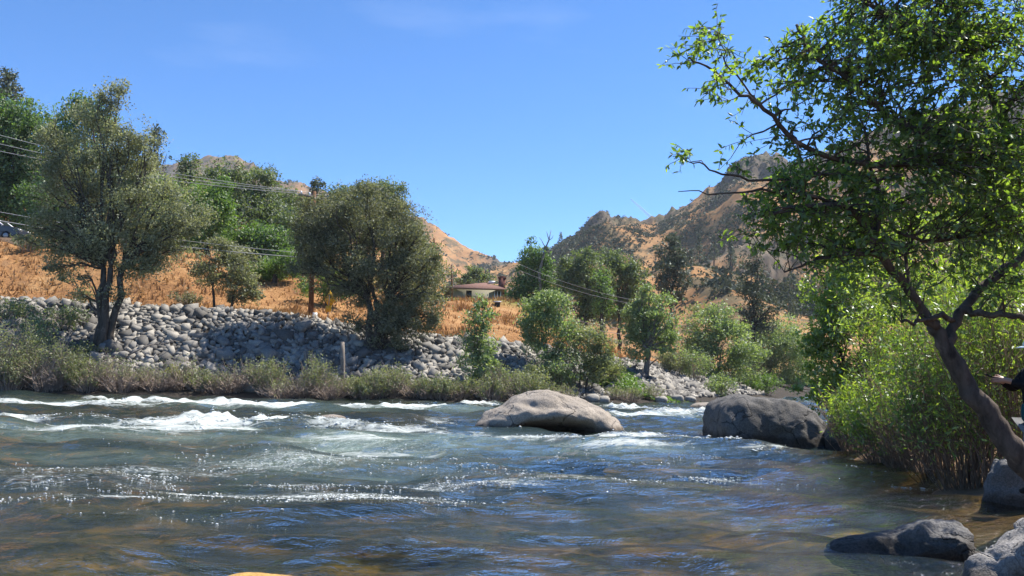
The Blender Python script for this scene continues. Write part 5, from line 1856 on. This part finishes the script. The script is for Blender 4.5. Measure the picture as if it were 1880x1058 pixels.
rd = [(hc[0] - hw + 2.2, HD + 4.5, ez + rz0 * 0.8 + 0.2), (hc[0] + hw - 2.2, HD + 4.5, ez + rz0 + 0.3)]
mb = MB()
mb.add(ev + ev2 + rd, q=[(0, 1, 5, 4), (1, 2, 6, 5), (2, 3, 7, 6), (3, 0, 4, 7), (3, 2, 1, 0), (4, 5, 9, 8), (6, 7, 8, 9)], t=[(5, 6, 9), (7, 4, 8)])
rf = mb.build('roof', M['roof'], t)
WLOC[rf.name] = Vector(WLOC[t.name])


def sub(mb_, name, mat, par):
    """a sub-part: vertices given in world points under a part whose own transform is only its thing's"""
    o = mb_.build(name, mat)
    o.parent = par
    o.matrix_parent_inverse = Matrix.Identity(4)
    return o


chx = W(921, 520, HD)[0]
mb = MB()
mb.box((chx, HD + 3.2, ez + 0.8), (0.45, 0.45, 1.05))
mb.box((chx, HD + 3.2, ez + 1.93), (0.55, 0.55, 0.07))
mb.box((chx, HD + 3.2, ez + 2.08), (0.28, 0.28, 0.08))
sub(mb, 'chimney', M['brick'], rf)
mb = MB()
vp = W(903, 520, HD + 3.5)
mb.box((vp[0], HD + 3.6, ez + rz0 + 0.25), (0.4, 0.3, 0.16), 0.2)
sub(mb, 'roof_vent', M['white_paint'], rf)
mb = MB()
wx0, wx1 = W(908, 540, HD)[0], W(919, 540, HD)[0]
wc = np.array(((wx0 + wx1) / 2, HD - 0.03, hz + wallh * 0.45))
mb.box(wc, ((wx1 - wx0) / 2, 0.04, wallh * 0.45))
dr = mb.build('glass_door', M['glass_dark'], t)
for q in (-1, 0, 1):
    mb = MB()
    mb.box(wc + (q * (wx1 - wx0) / 2, -0.06, 0), (0.05, 0.04, wallh * 0.46))
    sub(mb, 'door_frame', M['white_paint'], dr)
mb = MB()
wc2 = np.array((W(861, 538, HD)[0], HD - 0.03, hz + wallh * 0.62))
mb.box(wc2, (0.35, 0.04, 0.5))
mb.build('window', M['glass_dark'], t)
mb = MB()
mb.box((hc[0] - hw * 0.1, HD - o_ - 0.03, ez + 0.08), (hw + 0.95, 0.025, 0.10))
mb.build('gutter', M['roof'], t)

# ------------------------------------------------------------------ parked car at the left edge, on the road above the slope
CD = 66.0
cz = zf(-39.0, CD)
cfx = W(46, 420, CD)[0]
carroof = W(10, 404, CD)[2]
cz = carroof - 1.62
cc_ = np.array((cfx - 2.35, CD, cz))
t = thing('parked_car', cc_, 'car with a dark body and white roof parked above the slope at the left edge', 'car')
prof = [(-2.35, .45), (-2.35, .95), (-2.2, 1.02), (-1.9, 1.55), (-1.6, 1.62), (0.1, 1.62), (0.5, 1.52), (1.1, 1.08), (2.1, .95), (2.35, .78), (2.38, .45), (1.9, .30), (-1.9, .30)]
n = len(prof)
vv = []
for yy_ in (-0.88, 0.88):
    for a, z_ in prof:
        inset = 0.80 if z_ > 1.2 else 1.0
        vv.append((cc_[0] + a, cc_[1] + yy_ * inset, cc_[2] + z_))
mb = MB()
bm = bmesh.new()
bv = [bm.verts.new(q) for q in vv]
bm.faces.new(bv[:n])
bm.faces.new(bv[n:][::-1])
for i in range(n):
    bm.faces.new((bv[i], bv[i + n], bv[(i + 1) % n + n], bv[(i + 1) % n]))
bmesh.ops.recalc_face_normals(bm, faces=bm.faces)
bmesh.ops.bevel(bm, geom=[e for e in bm.edges], offset=0.045, segments=2, affect='EDGES')
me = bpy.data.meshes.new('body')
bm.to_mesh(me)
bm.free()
link('body', me, M['car_blue'], t)  # body in dark blue, roof panel and pillars in white
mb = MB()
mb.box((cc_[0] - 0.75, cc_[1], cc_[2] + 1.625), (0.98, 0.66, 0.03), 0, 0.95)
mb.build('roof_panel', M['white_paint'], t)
mb = MB()
for sg in (-1, 1):
    mb.tube([cc_ + (0.2, sg * 0.70, 1.60), cc_ + (0.62, sg * 0.72, 1.46), cc_ + (1.12, sg * 0.80, 1.10)], [0.045, 0.045, 0.05], 6)
mb.build('windscreen_pillars', M['white_paint'], t)
for sx0, sx1 in ((-1.75, -0.75), (-0.68, 0.35)):
    mb = MB()
    y0 = cc_[1] - 0.88
    q_ = [(cc_[0] + sx0, y0 - 0.004, cc_[2] + 1.06), (cc_[0] + sx1 + (0.35 if sx1 > 0 else 0), y0 - 0.004, cc_[2] + 1.06), (cc_[0] + sx1, cc_[1] - 0.73, cc_[2] + 1.50), (cc_[0] + sx0 + (0.15 if sx0 < -1 else 0), cc_[1] - 0.73, cc_[2] + 1.50)]
    q2 = [(a, b_ + 0.05, c_) for a, b_, c_ in q_]
    mb.add(q_ + q2, q=[(0, 1, 2, 3), (7, 6, 5, 4), (0, 4, 5, 1), (1, 5, 6, 2), (2, 6, 7, 3), (3, 7, 4, 0)])
    mb.build('side_window', M['glass_dark'], t)
mb = MB()
q_ = [(cc_[0] + 0.55, cc_[1] - 0.66, cc_[2] + 1.50), (cc_[0] + 0.55, cc_[1] + 0.66, cc_[2] + 1.50), (cc_[0] + 1.09, cc_[1] + 0.78, cc_[2] + 1.105), (cc_[0] + 1.09, cc_[1] - 0.78, cc_[2] + 1.105)]
mb.add([(a + 0.02, b_, c_ + 0.02) for a, b_, c_ in q_], q=[(0, 3, 2, 1)])
mb.build('windscreen', M['glass_dark'], t)
for wx in (-1.45, 1.45):
    for wy in (-0.80, 0.80):
        mb = MB()
        p = cc_ + np.array((wx, wy, 0.33))
        mb.tube([p - (0, 0.11, 0), p + (0, 0.11, 0)], [0.33, 0.33], 18)
        wo_ = mb.build('wheel', M['rubber'], t)
        mb = MB()
        sg = -1 if wy < 0 else 1
        mb.tube([p + (0, sg * 0.10, 0), p + (0, sg * 0.125, 0)], [0.2, 0.19], 14)
        sub(mb, 'rim', M['steel'], wo_)
for wy in (-0.6, 0.6):
    mb = MB()
    mb.box(cc_ + (2.3, wy, 0.78), (0.07, 0.2, 0.07))
    mb.build('headlight', M['white_paint'], t)
# pad of road under the car
m = MB()
m.box((cc_[0] - 3, CD + 0.6, cz - 0.75), (7.5, 2.6, 0.75))
tag(m.build('road', simple('road_shoulder', (0.16, 0.11, 0.075), 0.95, 0.1, 0, 0.3)), kind='structure')


# ------------------------------------------------------------------ person at the right edge
def skin_mesh(verts, edges, radii, sub=1, root=0):
    me = bpy.data.meshes.new('tmp')
    me.from_pydata([tuple(map(float, v_)) for v_ in verts], edges, [])
    o = bpy.data.objects.new('tmp', me)
    COL.objects.link(o)
    md = o.modifiers.new('skin', 'SKIN')
    md.use_smooth_shade = True
    for i, r_ in enumerate(radii):
        sv = me.skin_vertices[0].data[i]
        sv.radius = (r_, r_) if not isinstance(r_, tuple) else r_
        sv.use_root = (i == root)
    s_ = o.modifiers.new('sub', 'SUBSURF')
    s_.levels = sub
    s_.render_levels = sub
    dg = bpy.context.evaluated_depsgraph_get()
    ev = o.evaluated_get(dg)
    me2 = bpy.data.meshes.new_from_object(ev)
    bpy.data.objects.remove(o)
    bpy.data.meshes.remove(me)
    for p_ in me2.polygons:
        p_.use_smooth = True
    return me2


def person():
    d = 10.0
    head = W(1897, 645, d)              # middle of the head
    px = head[0]
    gz = zr(px + 0.05, d)
    hz_ = head[2]
    ft = min(gz, hz_ - 1.45)

    # local frame: facing -X, f = forward, l = left of the body (-Y is its left), z up
    def P(f, l, z):
        return (px + 0.03 - f, d + -l * -1 * -1, hz_ + z)
    base = np.array((px, d, hz_ - 1.60))
    t = thing('person', base, 'person in a pale cap and dark jacket at the right edge, hands held out', 'person')
    V, E, Rr = [], [], []

    def nd_(p, r_, par=None):
        V.append(p)
        Rr.append(r_)
        if par is not None:
            E.append((par, len(V) - 1))
        return len(V) - 1
    pel = nd_(P(0, 0, -0.72), (0.16, 0.11))
    wst = nd_(P(0.0, 0, -0.55), (0.14, 0.10), pel)
    chs = nd_(P(0.0, 0, -0.34), (0.17, 0.11), wst)
    nb = nd_(P(0.0, 0, -0.18), 0.065, chs)
    nk = nd_(P(0.02, 0, -0.12), 0.055, nb)
    h1 = nd_(P(0.03, 0, -0.04), 0.075, nk)
    h2 = nd_(P(0.03, 0, 0.04), 0.095, h1)
    h3 = nd_(P(0.02, 0, 0.10), 0.06, h2)
    nose = nd_(P(0.125, 0, -0.02), 0.012, h1)
    arms = []
    for sg in (-1, 1):
        sh = nd_(P(0, sg * 0.19, -0.24), 0.06, chs)
        el = nd_(P(0.14, sg * 0.22, -0.42), 0.045, sh)
        wr = nd_(P(0.36, sg * 0.07, -0.34), 0.03, el)
        pm = nd_(P(0.42, sg * 0.05, -0.33), 0.034, wr)
        for q, (ln, z_) in enumerate(((0.075, 0.025), (0.085, 0.008), (0.08, -0.010), (0.065, -0.026))):
            k1 = nd_(P(0.455, sg * 0.045, -0.33 + z_), 0.0095, pm)
            k2 = nd_(P(0.455 + ln * 0.55, sg * 0.03, -0.325 + z_), 0.0085, k1)
            nd_(P(0.455 + ln * 0.75, sg * 0.008, -0.325 + z_), 0.0075, k2)
        th = nd_(P(0.42, sg * 0.03, -0.295), 0.011, pm)
        nd_(P(0.46, sg * 0.012, -0.28), 0.009, th)
        arms.append((sh, el, wr))
        hp = nd_(P(0.0, sg * 0.10, -0.80), 0.09, pel)
        kn = nd_(P(0.03, sg * 0.11, -1.17), 0.06, hp)
        an = nd_(P(-0.02, sg * 0.11, -1.53), 0.042, kn)
        nd_(P(0.14, sg * 0.12, -1.57), 0.035, an)
    body = link('body', skin_mesh(V, E, Rr, 2), M['skin'], t)
    # jacket
    V, E, Rr = [], [], []
    a0 = nd_(P(0, 0, -0.66), (0.175, 0.125))
    a1 = nd_(P(0, 0, -0.52), (0.165, 0.12), a0)
    a2 = nd_(P(0, 0, -0.33), (0.185, 0.13), a1)
    nd_(P(0.01, 0, -0.17), 0.08, a2)
    for sg in (-1, 1):
        b0 = nd_(P(0, sg * 0.20, -0.24), 0.075, a2)
        b1 = nd_(P(0.14, sg * 0.225, -0.425), 0.06, b0)
        nd_(P(0.345, sg * 0.08, -0.345), 0.045, b1)
    link('jacket', skin_mesh(V, E, Rr, 2), M['blackcloth'], t)
    V, E, Rr = [], [], []
    a0 = nd_(P(0, 0, -0.52), (0.19, 0.145))
    nd_(P(0, 0, -0.68), (0.20, 0.155), a0)
    nd_(P(0, 0, -0.86), (0.20, 0.155), 1)
    link('shirt', skin_mesh(V, E, Rr, 1), M['tealcloth'], t)
    V, E, Rr = [], [], []
    a0 = nd_(P(0, 0, -0.70), (0.185, 0.135))
    for sg in (-1, 1):
        b0 = nd_(P(0.0, sg * 0.10, -0.84), 0.105, a0)
        b1 = nd_(P(0.03, sg * 0.11, -1.17), 0.08, b0)
        nd_(P(-0.02, sg * 0.11, -1.50), 0.07, b1)
    link('trousers', skin_mesh(V, E, Rr, 2), M['greycloth'], t)
    for sg in (-1, 1):
        V, E, Rr = [], [], []
        a0 = nd_(P(-0.07, sg * 0.11, -1.555), 0.045)
        a1 = nd_(P(0.05, sg * 0.115, -1.56), 0.045, a0)
        nd_(P(0.17, sg * 0.12, -1.565), 0.035, a1)
        link('shoe', skin_mesh(V, E, Rr, 1), M['rubber'], t)
    # hair and cap
    v_, tr = ico(3)
    hv = v_ * (0.105, 0.088, 0.10) + np.array(P(-0.02, 0, 0.03))
    kp_ = np.array([np.all((hv[q][:, 0] > px - 0.045) & (hv[q][:, 2] > hz_ - 0.06)) for q in tr])
    mb_ = MB()
    mb_.add(hv, t=tr[kp_])
    mb_.build('hair', M['hair'], t, True)
    kp_ = np.array([np.all(v_[q][:, 2] > -0.05) for q in tr])
    cv = v_ * (0.118, 0.10, 0.10) + np.array(P(0.02, 0, 0.065))
    mb_ = MB()
    mb_.add(cv, t=tr[kp_])
    # brim
    nseg = 14
    up_, lo_ = [], []
    for i in range(nseg + 1):
        a = -1.15 + 2.3 * i / nseg
        for rr_, zz_ in ((0.10, 0.062), (0.20, 0.035)):
            up_.append(P(0.02 + math.cos(a) * rr_ * 1.05, math.sin(a) * (0.095 if rr_ < 0.15 else 0.105), zz_))
    up_ = np.array(up_)
    f_ = [(2 * i, 2 * i + 1, 2 * i + 3, 2 * i + 2) for i in range(nseg)]
    nu = len(up_)
    f2_ = [tuple(x + nu for x in q[::-1]) for q in f_]
    edge = [(2 * i + 1, 2 * i + 1 + nu, 2 * i + 3 + nu, 2 * i + 3) for i in range(nseg)]
    mb_.add(np.concatenate([up_, up_ - (0, 0, 0.006)]), q=f_ + f2_ + edge)
    mb_.build('cap', M['capcloth'], t, True)
    for sg in (-1, 1):
        mb_ = MB()
        ev_, et_ = ico(2)
        mb_.add(ev_ * 0.011 + np.array(P(0.105, sg * 0.033, 0.018)), t=et_)
        mb_.build('eye', M['hair'], t, True)
    # thing in the hands
    pc = np.array(P(0.50, 0.0, -0.305))
    mb_ = MB()
    bm_ = bmesh.new()
    bmesh.ops.create_cube(bm_, size=1.0)
    bmesh.ops.scale(bm_, vec=(0.16, 0.075, 0.010), verts=bm_.verts)
    bmesh.ops.bevel(bm_, geom=list(bm_.edges), offset=0.003, segments=2, affect='EDGES')
    bmesh.ops.rotate(bm_, cent=(0, 0, 0), matrix=Matrix.Rotation(R(22), 3, 'Y'), verts=bm_.verts)
    me_ = bpy.data.meshes.new('phone')
    bm_.to_mesh(me_)
    bm_.free()
    o = link('phone', me_, M['rubber'], None, tuple(pc))
    tag(o, 'slim dark object held out in the hands of the person at the right edge', 'phone')


person()

# contrail high in the sky
mt, t, out = new_mat('contrail_ice')
tr_ = nd(t, 'ShaderNodeBsdfTransparent')
df = nd(t, 'ShaderNodeBsdfDiffuse')
df.inputs[0].default_value = (0.9, 0.9, 0.9, 1)
lw = nd(t, 'ShaderNodeLayerWeight', Blend=0.35)
mx = nd(t, 'ShaderNodeMixShader')
t.links.new(ramp(t, lw.outputs['Facing'], [(0.0, (0.28, 0.28, 0.28)), (0.9, (0, 0, 0))]), mx.inputs[0])
t.links.new(tr_.outputs[0], mx.inputs[1])
t.links.new(df.outputs[0], mx.inputs[2])
t.links.new(mx.outputs[0], out.inputs[0])
mb = MB()
mb.tube([W(1158, 366, 6000), W(1172, 378, 6020), W(1186, 391, 6040), W(1200, 404, 6060)], [6, 9, 12, 14], 16)
tag(mb.build('contrail', mt, None, True), 'short white vapour trail in the blue sky above the ridge', 'contrail')
print('stones', NST, 'leaves', NLEAF, 'tris', sum(sum(len(p.vertices) - 2 for p in o.data.polygons) if len(o.data.polygons) < 2000 else len(o.data.polygons) * 2 for o in bpy.data.objects if o.type == 'MESH'))
